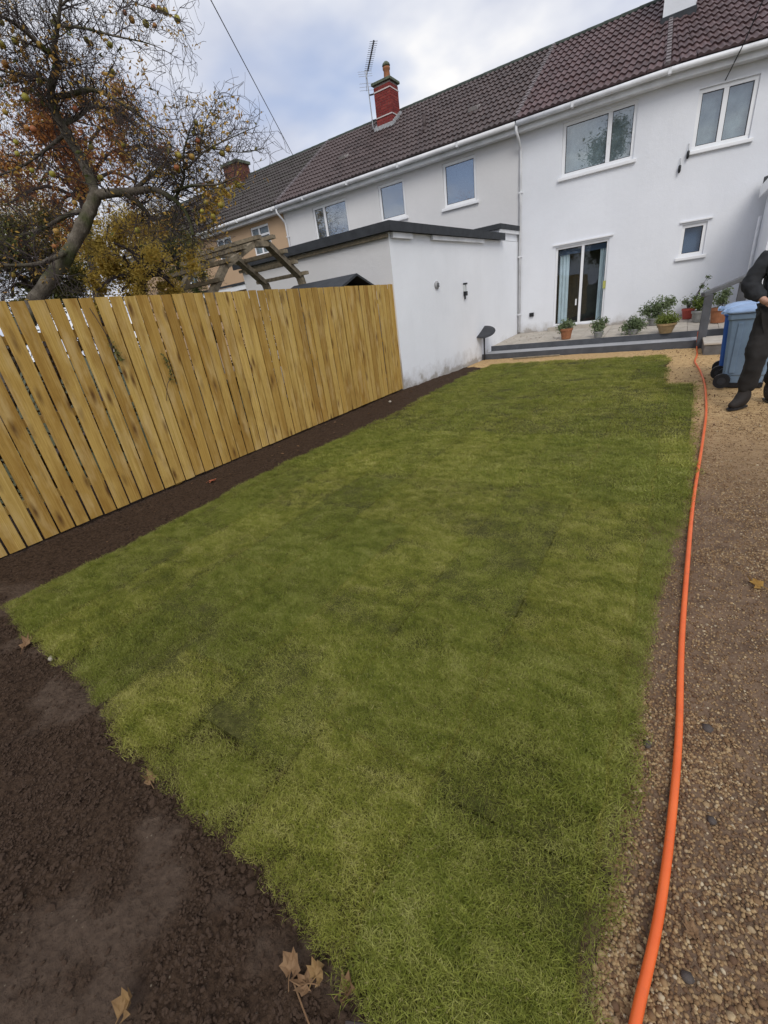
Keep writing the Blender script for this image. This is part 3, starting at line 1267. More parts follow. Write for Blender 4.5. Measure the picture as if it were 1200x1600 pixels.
# ---- the white house on the right
wh = thing('house', 'white rendered end house with patio door, red-brown tiled roof and white chimney', 'house', (-1, FY, .4))
W1 = (-3.22, -1.50, 4.27, 5.44)
W2 = (-.27, .86, 4.14, 5.27)
DOOR = (-3.28, -1.88, .52, 2.63)
SMALL = (-.22, .32, 1.90, 2.62)
shell(wh, -4.35, 5.2, -.2, M_WHITE_R, [W1, W2, DOOR, SMALL])
window(wh, *W1, mulls=(-2.10,), back='net')
window(wh, *W2, mulls=(.27,), back='net')
window(wh, *SMALL, back='blind', glass=M_GLASS_DARK, lintel=True, fr=.075)
dr = window(wh, *DOOR, mulls=(-2.55,), back='', glass=M_GLASS_DARK, sill=False, fr=.06, name='patio_door', lintel=True)
for nm, (a, e) in (('curtain', (-3.20, -2.93)), ('curtain', (-2.12, -1.93))):
    b = MB(fac)
    curtain_panel(b, a, e, .58, 2.45, -.26, 3, .03)
    b.build(nm, M_CURTAIN, dr, smooth=True)
b = MB(fac)
b.box(-3.22, -1.94, -.25, -.21, 2.42, 2.55)
b.build('blind_rail', M_BLIND, dr)
b = MB(fac)
b.box(-2.67, -2.635, -.045, -.012, 1.05, 1.22)
b.build('handle', M_UPVC, dr)
b = MB(fac)
b.box(-3.4, -1.75, .004, .10, .40, .50)
b.build('threshold', M_SLAB, dr)
roof(wh, -4.35, 5.2, M_TILE_R, .0, skip=lambda q: q[0] > 2.6, verge=(-4.35, -.98))
eaves(wh, -4.33, 5.2)
downpipe(wh, -4.33, .45)
ch = bpy.data.objects.new('chimney', None)
ch.location = (-1, 17.9, 7.6)
link(ch, wh)
MB().box(-1.345, -.665, 17.05, 17.95, 6.9, 9.6).build('stack', M_WHITE_R, ch)
MB().box(-1.385, -.625, 16.99, 18.0, 6.9, 7.40).build('flashing', M_DARKFELT, ch)
MB().box(-1.40, -.61, 17.0, 18.0, 9.6, 9.7).build('cap', M_CONCRETE, ch)
MB().lathe([(.0, 0), (.13, 0), (.11, .35), (.13, .38), (.1, .4), (0, .4)], (-1.0, 17.5, 9.7)).build('chimney_pot', M_POTCLAY, ch, smooth=True)
b = MB(fac)
b.box(-3.99, -3.86, .002, .06, .87, .98)
tag(b.build('socket_box', M_BLACKPL, None, bevel=.008), 'small black weatherproof box low on the white wall left of the patio door', 'outdoor socket')
b = MB(fac)
b.box(-1.96, -1.885, -.03, -.012, 1.40, 1.60)
b.build('sticker', simple('yellow_sticker', (.42, .42, .12), .6, .1, 9, 0), dr)
for (s, z, lb) in ((-.335, 4.13, 'upper black insulator bracket on white wall beside the top right window sill'), (-.47, 3.88, 'lower black insulator bracket on white wall, left of the other one')):
    t = thing('insulator', lb, 'cable bracket', fac((s, .0, z)), 'insulators on the white wall')
    b = MB()
    b.tube([fac((s, .06, z - .14)), fac((s, .06, z - .10)), fac((s, .06, z + .0)), fac((s, .06, z + .02))], [.018, .032, .032, .018], 10)
    b.build('insulator_body', M_BLACKPL, t, smooth=True)
    b = MB()
    b.tube([fac((s, .0, z + .16)), fac((s, .05, z + .15)), fac((s, .06, z + .08)), fac((s, .06, z + .01))], .009, 6)
    b.tube([fac((s, -.01, z - .06)), fac((s, .06, z - .06))], .008, 6)
    b.build('hook', M_METAL, t)
b = MB()
b.tube([fac((.62, 2.4, 7.2)), fac((.40, 1.1, 6.2)), fac((.30, .52, 5.68)), fac((.20, .01, 5.31))], .012, 6)
tag(b.build('drop_cable', M_CABLE), 'thin black cable coming down over the gutter to the top right window', 'cable')

# ---- the pale grey house in the middle
mh = thing('house', 'pale grey rendered mid-terrace house with red brick chimney behind the flat-roofed extension', 'house', (-9, FY, .4))
WB = (-6.70, -5.63, 4.28, 5.41)
WC = (-9.07, -8.07, 4.36, 5.40)
WD = (-12.0, -10.42, 4.15, 5.38)
shell(mh, -13.44, -4.36, -.2, M_GREY_R, [WB, WC, WD])
window(mh, *WB, back='blind', glass=M_GLASS_BLUE)
window(mh, *WC, back='blind', glass=M_GLASS_BLUE)
window(mh, *WD, mulls=(-11.48,), back='blind', glass=M_GLASS_BLUE)
roof(mh, -13.44, -4.36, M_TILE_M, .0, verge=(-13.40,), skip=lambda q: -10.4 < q[0] < -9.7 and q[1] > 3.55 and q[1] < 4.4)
eaves(mh, -13.42, -4.37)
downpipe(mh, -13.40, 2.6)
ch = bpy.data.objects.new('chimney', None)
ch.location = (-9.95, 17.9, 7.6)
link(ch, mh)
brick_stack(ch, -10.37, -9.69, 17.6, 18.2, 7.45, 8.92)
b = MB()
b.box(-10.43, -9.63, 17.54, 18.26, 8.93, 9.01)
b.box(-10.30, -9.76, 17.68, 18.12, 9.01, 9.06)
b.build('cap', M_CONCRETE, ch, bevel=.012)
MB().lathe([(.0, 0), (.135, 0), (.12, .04), (.105, .24), (.13, .28), (.135, .33), (.10, .36), (0, .36)], (-9.93, 17.9, 9.05)).build('chimney_pot', M_POTCLAY, ch, smooth=True)
MB().lathe([(.0, .12), (.06, .11), (.12, .06), (.145, .0), (.11, -.02), (0, -.02)], (-9.93, 17.9, 9.43)).build('cowl', M_CONCRETE, ch, smooth=True)
b = MB()
zf = lambda y: EAVE_Z + (y - (FY - EAVE_O)) * math.tan(SL_A)
b.box(-10.45, -9.62, 17.50, 17.598, 7.40, zf(17.55) + .17)
for k in range(6):
    y0 = 17.6 + k * .1
    b.box(-9.685, -9.62, y0, y0 + .098, 7.40, zf(y0 + .05) + .18)
    b.box(-10.45, -10.375, y0, y0 + .098, 7.40, zf(y0 + .05) + .18)
b.build('flashing', M_LEAD, ch)
for (s, v) in ((-11.2, 1.9), (-6.1, 1.75)):
    b = MB()
    m = tile_matrix(s, v, .05)
    b.add([tuple(m @ Vector(q)) for q in ((-.16, 0, 0), (.16, 0, 0), (.16, .3, 0), (-.16, .3, 0), (-.13, .02, .09), (.13, .02, .09), (.13, .3, .02), (-.13, .3, .02))],
          [(0, 1, 5, 4), (1, 2, 6, 5), (2, 3, 7, 6), (3, 0, 4, 7), (4, 5, 6, 7)])
    b.build('tile_vent', simple('pale_tile_vent', (.26, .24, .23), .7), mh)
b = MB()
pp = Vector(fac((-7.75, -1.15, zf(FY + 1.15))))
b.tube([pp, pp + Vector((0, 0, .42))], .06, 10)
b.tube([pp + Vector((0, -.05, -.05)), pp + Vector((0, 0, .06))], .12, 10)
b.build('soil_vent_pipe', M_TILE_M, mh, smooth=True)

# aerial on the chimney
t = thing('tv_aerial', 'grey rooftop television aerial on a pole strapped to the red brick chimney', 'aerial', (-10.52, 17.58, 7.9))
b = MB()
b.tube([(-10.50, 17.52, 7.75), (-10.55, 17.52, 9.42)], .018, 8)
b.build('mast', M_METAL, t)
b = MB()
for z in (8.0, 8.72):
    b.box(-10.385, -9.675, 17.578, 17.586, z, z + .035)
    b.box(-9.683, -9.675, 17.578, 18.21, z, z + .035)
b.build('lashing_band', simple('pale_band', (.62, .55, .53), .6), t)
b = MB()
for z in (8.0, 8.72):
    b.beam((-10.54, 17.52, z), (-10.37, 17.59, z), .03, .04)
b.build('bracket', M_BLACKPL, t)
A0, A1 = Vector((-10.72, 17.75, 9.28)), Vector((-9.32, 16.15, 9.36))
dv = (A1 - A0).normalized()
sd = dv.cross(Vector((0, 0, 1))).normalized()
b = MB()
b.tube([A0, A1], .012, 6)
b.build('boom', M_METAL, t)
b = MB()
for k in range(15):
    p = A0 + (A1 - A0) * (.26 + .74 * k / 14)
    b.tube([p - sd * .13, p + sd * .13], .006, 5)
    b.box(p.x - .02, p.x + .02, p.y - .02, p.y + .02, p.z - .022, p.z + .022)
b.build('element', M_GREYPL, t)
b = MB()
for k, z in enumerate((-.26, -.18, -.10, .10, .18, .26)):
    p = A0 - dv * abs(z) * .5 + Vector((0, 0, z))
    b.tube([p - sd * .26, p + sd * .26], .006, 5)
b.tube([A0 + Vector((0, 0, -.28)) - dv * .14, A0, A0 + Vector((0, 0, .28)) - dv * .14], .008, 5)
b.build('reflector', M_METAL, t)

# ---- the tan house on the left
th = thing('house', 'tan rendered house at the far left of the terrace, half hidden by the apple tree', 'house', (-18, FY, .4))
T1 = (-15.42, -14.35, 4.36, 5.38)
T2 = (-17.65, -16.65, 4.40, 5.36)
T3 = (-17.0, -15.6, 1.0, 2.4)
T4 = (-20.9, -19.6, 3.9, 5.3)
shell(th, -25, -13.46, -.2, M_TAN_R, [T1, T2, T3, T4])
window(th, *T1, mulls=(-14.95,), trans=(1, 5.05), back='net', glass=M_GLASS_DARK)
window(th, *T2, mulls=(-17.2,), trans=(1, 5.05), back='net', glass=M_GLASS_DARK)
window(th, *T3, mulls=(-16.3,), back='net', glass=M_GLASS_DARK)
window(th, *T4, mulls=(-20.2,), back='net', glass=M_GLASS_DARK)
roof(th, -25, -13.46, M_TILE_T, -.01, singles=False)
eaves(th, -25, -13.47)
downpipe(th, -18.85, .4)
ch = bpy.data.objects.new('chimney', None)
ch.location = (-18.9, 18.3, 7.6)
link(ch, th)
brick_stack(ch, -19.4, -18.4, 18.0, 18.75, 7.5, 8.75, singles=False, mat=M_BRICK_OLD)
MB().box(-19.47, -18.33, 17.93, 18.82, 8.76, 8.87).build('cap', M_CONCRETE, ch)
MB().box(-19.47, -18.33, 17.93, 18.82, 7.35, 7.98).build('flashing', M_LEAD, ch)

lt = thing('lean_to', 'low lean-to with white fascia at the back of the tan house', 'lean-to', (-13.5, 13.2, 0))
MB().box(-17.2, -12.4, 12.0, 14.99, -.2, 2.98).build('wall', M_TAN_R, lt)
MB().box(-17.3, -12.0, 11.85, 11.9, 2.93, 3.08).build('fascia', M_UPVC, lt)
b = MB()
b.add([(-17.35, 11.82, 3.09), (-11.98, 11.82, 3.09), (-11.98, 14.99, 3.5), (-17.35, 14.99, 3.5), (-17.35, 11.82, 3.16), (-11.98, 11.82, 3.16), (-11.98, 14.99, 3.57), (-17.35, 14.99, 3.57)],
      [(0, 1, 5, 4), (4, 5, 6, 7), (0, 4, 7, 3), (1, 2, 6, 5), (3, 2, 1, 0)])
b.build('roof', M_DARKFELT, lt)

# ---- flat-roofed extension behind the fence
SK = (15 - 8.35)
ex = thing('extension', 'white rendered flat-roofed extension with dark fascia beside the end of the fence', 'extension', (-6.9, 11, 0))


def exx(y, d=0.0):
    return -4.92 + (.55 / SK) * (y - 8.35) + d


b = MB()
b.add([(-9.15, 8.35, -.2), (exx(8.35), 8.35, -.2), (exx(14.98), 14.98, -.2), (-9.15, 14.98, -.2),
       (-9.15, 8.35, 2.97), (exx(8.35), 8.35, 2.97), (exx(14.98), 14.98, 2.97), (-9.15, 14.98, 2.97)],
      [(1, 2, 6, 5), (2, 3, 7, 6), (3, 0, 4, 7), (4, 5, 6, 7)])
wl_ = b.build('wall', M_WHITE_X, ex)
b = MB()
b.add([(-9.15, 8.35, -.2), (exx(8.35), 8.35, -.2), (exx(8.35), 8.35, 2.97), (-9.15, 8.35, 2.97)], [(0, 1, 2, 3)])
b.build('front_wall', M_GREY_R, ex)  # same white extension; weaker light on this face is put into greyer colour


def fascia_run(b, pts, z0, z1, th=.03):
    for (x0, y0), (x1, y1) in zip(pts, pts[1:]):
        b.beam((x0, y0, (z0 + z1) / 2), (x1, y1, (z0 + z1) / 2), th, z1 - z0)


b = MB()
b.prism([(-9.3, 8.24), (exx(8.35, .10), 8.24), (exx(13.7, .10), 13.7), (-9.3, 13.7)], 2.985, 3.10)
b.build('flat_roof', M_DARKFELT, ex, bevel=.015)
b = MB()
fascia_run(b, [(-9.3, 8.222), (exx(8.35, .116), 8.222)], 2.96, 3.125)
fascia_run(b, [(exx(8.24, .118), 8.222), (exx(13.7, .118), 13.7)], 2.96, 3.125)
b.build('fascia', M_DARKFELT, ex)
b = MB()
fascia_run(b, [(exx(9.9, .045), 9.9), (exx(12.5, .045), 12.5)], 2.87, 2.955, .05)
fascia_run(b, [(exx(8.4, .04), 8.4), (exx(9.1, .04), 9.1)], 2.86, 2.955, .06)
b.build('white_trim', M_GUTTER, ex)
b = MB()
b.beam((-9.2, 8.31, 2.91), (exx(8.35), 8.31, 2.91), .05, .06)
b.build('soffit_batten', M_WEATHER, ex)
up = MB()
up.add([(-7.4, 13.62, 2.98), (exx(13.62, -.01), 13.62, 2.98), (exx(14.97, -.01), 14.97, 2.98), (-7.4, 14.97, 2.98), (-7.4, 13.62, 3.24), (exx(13.62, -.01), 13.62, 3.24), (exx(14.97, -.01), 14.97, 3.24), (-7.4, 14.97, 3.24)],
       [(0, 1, 5, 4), (1, 2, 6, 5), (4, 5, 6, 7), (3, 0, 4, 7)])
up.build('raised_wall', M_WHITE_X, ex)
b = MB()
fascia_run(b, [(-7.45, 13.53), (exx(13.6, .06), 13.53)], 3.24, 3.36)
fascia_run(b, [(exx(13.53, .06), 13.53), (exx(14.97, .06), 14.97)], 3.24, 3.36)
b.prism([(-7.45, 13.55), (exx(13.6, .04), 13.55), (exx(14.97, .04), 14.97), (-7.45, 14.97)], 3.25, 3.35)
b.build('raised_roof', M_DARKFELT, ex)
b = MB()
fascia_run(b, [(exx(13.56, .03), 13.56), (exx(14.95, .03), 14.95)], 3.15, 3.235, .05)
b.build('white_trim', M_GUTTER, ex)
# fixings on its side wall
t = thing('wall_vent', 'round grey vent cover on the white side wall of the extension', 'vent', (exx(10.02), 10.02, 1.98))
yv = 10.02
b = MB()
b.tube([(exx(yv) - .01, yv, 1.99), (exx(yv) + .03, yv, 1.99), (exx(yv) + .05, yv, 1.99)], [.085, .085, .06], 16)
b.build('cover', simple('grey_vent', (.32, .32, .33), .6), t, smooth=True)
b = MB()
for k in range(3):
    b.beam((exx(yv) + .054, yv - .055, 1.955 + k * .03), (exx(yv) + .054, yv + .055, 1.955 + k * .03), .008, .012)
b.build('louvre', M_GREYPL, t)
t = thing('wall_light', 'pale grey outdoor light with black ends on the side wall of the extension', 'wall light', (exx(11.35), 11.35, 1.8))
yv = 11.38
MB().box(exx(yv) + .002, exx(yv) + .05, yv - .05, yv + .05, 1.80, 1.95).build('lamp_body', simple('pale_fitting', (.55, .57, .57), .5), t)
MB().box(exx(yv) + .002, exx(yv) + .075, yv - .055, yv + .055, 1.952, 1.99).build('top_cap', M_BLACKPL, t)
b = MB()
b.box(exx(yv) + .002, exx(yv) + .075, yv - .05, yv + .05, 1.70, 1.798)
b.box(exx(yv) + .02, exx(yv) + .05, yv - .05, yv - .02, 1.62, 1.699)
b.build('bottom_cap', M_BLACKPL, t)

# ---- porch at the right edge
po = thing('porch', 'white rendered lean-to porch at the right edge with white fascia and pipe', 'porch', (2.3, 14.5, 0))
MB().box(1.38, 4.4, 13.5, 15.3, -.2, 3.0).build('wall', M_WHITE_R, po)
b = MB()
b.add([(1.24, 13.38, 3.02), (4.5, 13.38, 3.02), (4.5, 15.4, 3.02), (1.24, 15.25, 3.02), (1.24, 13.38, 3.12), (4.5, 13.38, 3.12), (4.5, 15.4, 3.3), (1.24, 15.25, 3.3)],
      [(0, 1, 5, 4), (4, 5, 6, 7), (0, 4, 7, 3), (1, 2, 6, 5), (3, 2, 1, 0)])
b.build('roof', M_DARKFELT, po)
MB().box(1.22, 1.245, 13.36, 15.25, 2.90, 3.14).build('fascia', M_UPVC, po)
b = MB()
b.tube([(1.30, 15.02, 2.5), (1.30, 15.02, .45)], .03, 8)
b.build('waste_pipe', M_GUTTER, po, smooth=True)

# ================================================================== PATIO
pt = thing('patio', 'raised pale stone patio with slate grey step boards along the back of the white house', 'patio', (-2, 13.5, 0))
SY, PY = 12.32, 12.95
PX0, PX1 = -4.60, .46
b = MB()
b.box(PX0 - .06, PX1, SY, SY + .045, -.12, .145)
b.build('lower_riser', M_SLATEPAINT, pt, bevel=.006)
b = MB()
b.box(PX0 - .055, PX1 - .002, SY + .047, PY - .002, .05, .148)
b.build('step_tread', M_TREAD, pt, bevel=.006)
b = MB()
b.box(PX0, 1.35, PY, PY + .05, .03, .285)
b.build('upper_riser', M_SLATEPAINT, pt, bevel=.006)
b = MB()
b.box(PX0 - .05, PX0 - .002, PY, PY + .25, -.1, .283)
b.box(PX0 - .1, PX0 - .061, SY, SY + .3, -.1, .143)
b.build('end_board', M_SLATEPAINT, pt)
rise = lambda y: .272 + (y - PY) / (15.6 - PY) * .17
b = MB()
b.add([(PX0, PY + .05, .0), (1.38, PY + .05, .0), (1.38, 15.6, .0), (-4.45, 15.0, .0), (PX0, PY + .05, .25), (1.38, PY + .05, .25), (1.38, 15.6, .42), (-4.45, 15.0, .385)],
      [(0, 1, 5, 4), (4, 5, 6, 7), (3, 0, 4, 7), (1, 2, 6, 5)])
b.build('slab_bed', M_MORTAR, pt)
ny, nx = 4, 10
for j in range(ny):
    ya, yb = PY + .056 + j * (2.64 / ny), PY + .05 + (j + 1) * (2.64 / ny)
    for i in range(nx):
        xa = PX0 + .01 + i * .6 + (j % 2) * .0
        xb = min(xa + .592, 1.37)
        if xa > 1.3:
            continue
        if i == 0:
            xa_f, xa_b = max(xa, exx(ya, .01)), max(xa, exx(yb, .01))
        else:
            xa_f = xa_b = xa
        yb2 = yb
        if xb <= XB + .5 and yb > 14.98:
            yb2 = 14.985
        dz = rnd.uniform(-.003, .003)
        b = MB()
        b.add([(xa_f, ya, rise(ya) - .03), (xb, ya, rise(ya) - .03), (xb, yb2, rise(yb2) - .03), (xa_b, yb2, rise(yb2) - .03),
               (xa_f, ya, rise(ya) + dz), (xb, ya, rise(ya) + dz), (xb, yb2, rise(yb2) + dz), (xa_b, yb2, rise(yb2) + dz)],
              [(0, 1, 5, 4), (1, 2, 6, 5), (2, 3, 7, 6), (3, 0, 4, 7), (4, 5, 6, 7)])
        b.build('paving_slab', M_SLAB, pt)

t = thing('step', 'pale stone block step at the right end of the patio edge, left of the bins', 'step', (.72, 11.6, 0))
MB().box(.50, 1.02, 11.15, 12.3, -.08, .175).build('block', M_TREADDARK, t, bevel=.015)  # block is darker than the slab on top
MB().box(.49, 1.03, 11.13, 12.30, .176, .215).build('tread_slab', M_SLAB, t, bevel=.008)

t = thing('handrail', 'dark grey timber handrail on two posts rising beside the patio step', 'handrail', (.5, 12.4, 0))
b = MB()
b.beam((.475, 12.24, -.05), (.475, 12.24, 1.06), .155, .155, (0, 1, 0))
b.build('post', M_SLATEPAINT, t, bevel=.008)
b = MB()
b.beam((1.06, 12.62, .25), (1.06, 12.62, 1.27), .155, .155, (0, 1, 0))
b.build('post', M_SLATEPAINT, t, bevel=.008)
b = MB()
b.beam((.36, 12.17, 1.065), (1.30, 12.78, 1.37), .12, .085)
b.build('rail', simple('worn_grey_rail', (.10, .105, .112), .5, .2), t, bevel=.012)

t = thing('dish', 'dark grey flat dish on a short post at the left end of the patio step', 'dish', (-4.5, 12.25, 0))
b = MB()
b.tube([(-4.50, 12.27, -.05), (-4.50, 12.27, .62)], .022, 10)
b.build('post', M_GREYPL, t, smooth=True)
b = MB()
b.tube([(-4.50, 12.27, .58), (-4.50, 12.27, .70)], [.03, .045], 10)
b.build('joint', M_GREYPL, t, smooth=True)
n_ = Vector((.12, -.42, .9)).normalized()
mm = Matrix.Translation((-4.50, 12.27, .735)) @ n_.to_track_quat('Z', 'Y').to_matrix().to_4x4()
b = MB(lambda v: tuple(mm @ Vector(v)))
b.lathe([(0, -.03), (.20, -.02), (.30, .0), (.31, .012), (.30, .02), (.2, .012), (0, .008)], (0, 0, 0), 28)
b.build('plate', M_GREYPL, t, smooth=True)


# ---- plants in pots
def leaf_cloud(name, mat, parent, n, blobs, size, seed, kind=None, up=.0, aspect=.45):
    """many leaf-sized faces spread through ellipsoid clumps"""
    r = np.random.default_rng(seed)
    w = np.array([bb[4] if len(bb) > 4 else bb[3] ** 2 for bb in blobs], float)
    w /= w.sum()
    ch_ = r.choice(len(blobs), n, p=w)
    C = np.array([bb[:3] for bb in blobs])[ch_]
    Rr = np.array([bb[3] if not isinstance(bb[3], tuple) else bb[3][0] for bb in blobs])[ch_]
    d = r.normal(size=(n, 3))
    d /= np.linalg.norm(d, axis=1)[:, None]
    rad = Rr * np.abs(np.clip(r.normal(0, .62, n), -1.15, 1.15))
    P_ = C + d * rad[:, None]
    nrm = r.normal(size=(n, 3)) + d * .7 + np.array([0, 0, .5])
    nrm /= np.linalg.norm(nrm, axis=1)[:, None]
    ax = np.cross(nrm, r.normal(size=(n, 3)) + np.array([0, 0, up]))
    ax /= np.linalg.norm(ax, axis=1)[:, None] + 1e-9
    bx = np.cross(nrm, ax)
    L = size * r.uniform(.6, 1.35, n)[:, None]
    W_ = L * aspect
    fold = nrm * L * .12
    V = np.stack([P_ - bx * L * .5, P_ + ax * W_ * .5 - fold * .0 + fold, P_ + bx * L * .5, P_ - ax * W_ * .5 + fold], 1).reshape(-1, 3)
    i = np.arange(n)[:, None] * 4
    Fs = np.concatenate([i + [0, 1, 2], i + [0, 2, 3]])
    me = bpy.data.meshes.new(name)
    me.from_pydata(V.tolist(), [], Fs.tolist())
    me.materials.append(mat)
    o = bpy.data.objects.new(name, me)
    link(o, parent)
    return tag(o, kind=kind)


def pot_prof(r0, r1, h):
    return [(0, 0), (r0, 0), (r1, h * .78), (r1 * 1.09, h * .79), (r1 * 1.09, h), (r1 * .95, h), (r1 * .93, h * .86), (0, h * .86)]


def potted(label, x, y, potmat, r0, r1, h, kind, fol, blobs, n, size, seed, stems=6, name='potted_plant', up=0.0):
    z = rise(y) + .004
    t = thing(name, label, 'plant', (x, y, z), 'plants along the patio')
    if potmat:
        MB().lathe(pot_prof(r0, r1, h), (x, y, z), 20).build('pot', potmat, t, smooth=False)
        MB().lathe([(0, h * .862), (r1 * .92, h * .862)], (x, y, z), 16).build('soil', M_CLOD, t)
    r = random.Random(seed)
    b = MB()
    for _ in range(stems):
        bb = r.choice(blobs)
        p0 = Vector((x + r.uniform(-.4, .4) * r0, y + r.uniform(-.4, .4) * r0, z + h * .8))
        p1 = Vector((x + bb[0] + r.uniform(-1, 1) * bb[3] * .5, y + bb[1] + r.uniform(-1, 1) * bb[3] * .5, z + bb[2] + r.uniform(-.2, .9) * bb[3]))
        mid = (p0 + p1) / 2 + Vector((r.uniform(-.04, .04), r.uniform(-.04, .04), .03))
        b.tube(catmull([p0, mid, p1], 3), [.008 * (1 - .1 * k) for k in range(7)], 5)
    b.build('stem', M_TWIG, t)
    leaf_cloud('foliage', fol, t, int(n * 1.5), [(x + q[0], y + q[1], z + q[2], q[3] * 1.0) for q in blobs], size, seed, up=up)
    return t


potted('bushy grey-green plant in a square terracotta pot in front of the patio door', -2.54, 13.27, M_POTCLAY, .115, .15, .27, 0, M_LF_SHRUB,
       [(-.03, 0, .36, .15), (-.15, 0, .28, .12), (.12, 0, .36, .10)], 900, .055, 1)
potted('rounded grey-green bush at the right foot of the patio door, no pot showing', -1.72, 13.12, M_POTGREY, .09, .12, .15, 0, M_LF_SHRUB,
       [(0, 0, .22, .17), (.05, .02, .34, .14), (.16, 0, .40, .07), (-.1, 0, .3, .12)], 1100, .05, 2)
potted('wide low leafy green bush halfway between patio door and red pot', -.94, 13.20, M_POTGREY, .10, .13, .12, 0, M_LF_SHRUB,
       [(0, 0, .20, .19), (.14, 0, .20, .15), (-.17, 0, .16, .14), (.0, 0, .30, .13)], 1300, .06, 3)
potted('big loose grey-green bush against the white wall behind the tan pot', -.52, 14.35, M_POTGREY, .14, .18, .18, 0, M_LF_SHRUB,
       [(0, 0, .42, .25), (-.22, 0, .36, .2), (.2, 0, .46, .2), (.3, 0, .55, .12), (0, 0, .2, .18)], 1900, .065, 4, 10)
potted('low lime-green plant spilling over a tan clay pot near the patio edge', -.23, 13.0, M_POTTAN, .125, .19, .22, 0, M_LF_LIME,
       [(0, 0, .30, .17), (-.12, 0, .28, .13), (.13, 0, .28, .12)], 1300, .06, 5)
potted('spindly bare-stemmed plant in a small red pot against the white wall', .18, 14.9, M_POTRED, .10, .14, .26, 0, M_LF_SHRUB,
       [(-.1, 0, .42, .12), (.1, 0, .5, .12), (.22, -.05, .75, .10), (.3, -.1, .95, .07), (-.02, 0, .36, .1)], 260, .06, 6, 12, up=.0)
potted('light green leafy plant in a grey pot behind the handrail post', .46, 14.3, M_POTGREY, .16, .2, .26, 0, M_LF_LIME,
       [(0, 0, .45, .2), (.1, 0, .6, .15), (-.1, 0, .4, .14)], 1100, .07, 7)
potted('green plant in a tall terracotta pot between the handrail posts', .80, 13.9, M_POTCLAY, .14, .17, .34, 0, M_LF_SHRUB,
       [(0, 0, .5, .15), (.06, 0, .66, .12)], 700, .06, 8)

# ================================================================== FENCE
FX = -4.96
fe = thing('fence', 'new timber fence of upright boards down the left side of the lawn', 'fence', (FX, 4, 0))
M_RAILW = M_FENCE
bm_ = []
for k in range(5):
    b = MB()
    dz = [0, rnd.uniform(-.002, .002)]
    w = .5
    vs = []
    nseg = 6
    for i in range(nseg + 1):
        z = 2.06 * i / nseg
        bow = .006 * math.sin(i / nseg * 3.14) * (k - 2) / 2
        zz_ = z + (dz[0] if i == nseg else 0)
        for (px, py) in ((-.008, -.5), (.006, -.5), (.008, -.47), (.008, .47), (.006, .5), (-.008, .5)):
            vs.append((px + bow, py + bow * .6, zz_))
    fs = [(i * 6 + j, i * 6 + (j + 1) % 6, (i + 1) * 6 + (j + 1) % 6, (i + 1) * 6 + j) for i in range(nseg) for j in range(6)]
    fs += [(5, 4, 3, 2, 1, 0), tuple(nseg * 6 + j for j in range(6))]
    bm_.append(b.add(vs, fs).mesh('fence_board', M_FENCE))
y = -1.4
while y < 8.40:
    pitch = .1445 + rnd.uniform(-.004, .004)
    wd = min(pitch - rnd.choice((.016, .018, .021, .024)), .132)
    o = bpy.data.objects.new('fence_board', rnd.choice(bm_))
    o.location = (FX + rnd.uniform(-.004, .004), y + pitch / 2, .014 + rnd.uniform(-.003, .003))
    o.rotation_euler = (rnd.gauss(0, .0025), rnd.gauss(0, .002), math.pi if rnd.random() < .5 else 0)
    o.scale = (1, wd, 1 + rnd.uniform(-.0012, .0012) + .011 * max(0, 1 - y / 8))
    link(o, fe)
    y += pitch
for z in (.35, 1.05, 1.75):
    b = MB()
    b.box(FX - .060, FX - .014, -1.4, 8.40, z, z + .075)
    b.build('rail', M_FENCE, fe)
for yp in (-1.2, .75, 2.7, 4.65, 6.6, 8.28):
    b = MB()
    b.box(FX - .165, FX - .066, yp, yp + .095, -.4, 2.0)
    b.build('post', M_FENCE, fe)


def stem(pts, label):
    t = thing('weed_stem', label, 'plant', pts[0])
    cp = catmull(pts, 5)
    b = MB()
    b.tube(cp, .0035, 5)
    b.build('stalk', M_TWIG, t)
    r = random.Random(int(pts[0][1] * 100))
    blobs = [(p[0], p[1], p[2], .03, 1) for p in cp[len(cp) // 2:]]
    leaf_cloud('foliage', M_LF_GREEN, t, 46, blobs, .045, 5)


stem([(FX + .0, 2.44, 2.02), (FX + .03, 2.47, 1.85), (FX + .035, 2.52, 1.62), (FX + .03, 2.55, 1.5)], 'thin weed stem hanging through a gap near the top of the fence')
stem([(FX + .02, 2.90, .98), (FX + .04, 2.96, 1.15), (FX + .035, 3.05, 1.25), (FX + .04, 3.03, 1.48)], 'dried weed stem poking through the middle of the fence boards')

# ================================================================== BEHIND THE FENCE


def pix(px, py, d):
    """point on the sight line of photo pixel px, py at horizontal distance d"""
    w = _r3 * (px - 600) - _u3 * (py - 800) + _f2 * F_PX
    k = d / math.hypot(w.x, w.y)
    return Vector((0, 0, EYE)) + w * k


r0 = random.Random(8)
leaf_cloud('gap_darkening_leaves', leafy('dark_gap_leaves', [(.03, .022, .014), (.07, .045, .022), (.12, .085, .035)], .2), None, 20000,
           [(r0.uniform(-5.75, -5.3), r0.uniform(-1.5, 8.0), r0.uniform(.1, 1.8), r0.uniform(.15, .3), 1) for _ in range(210)], .07, 91, kind='stuff')  # added leaves behind the boards, put in to make the fence gaps dark

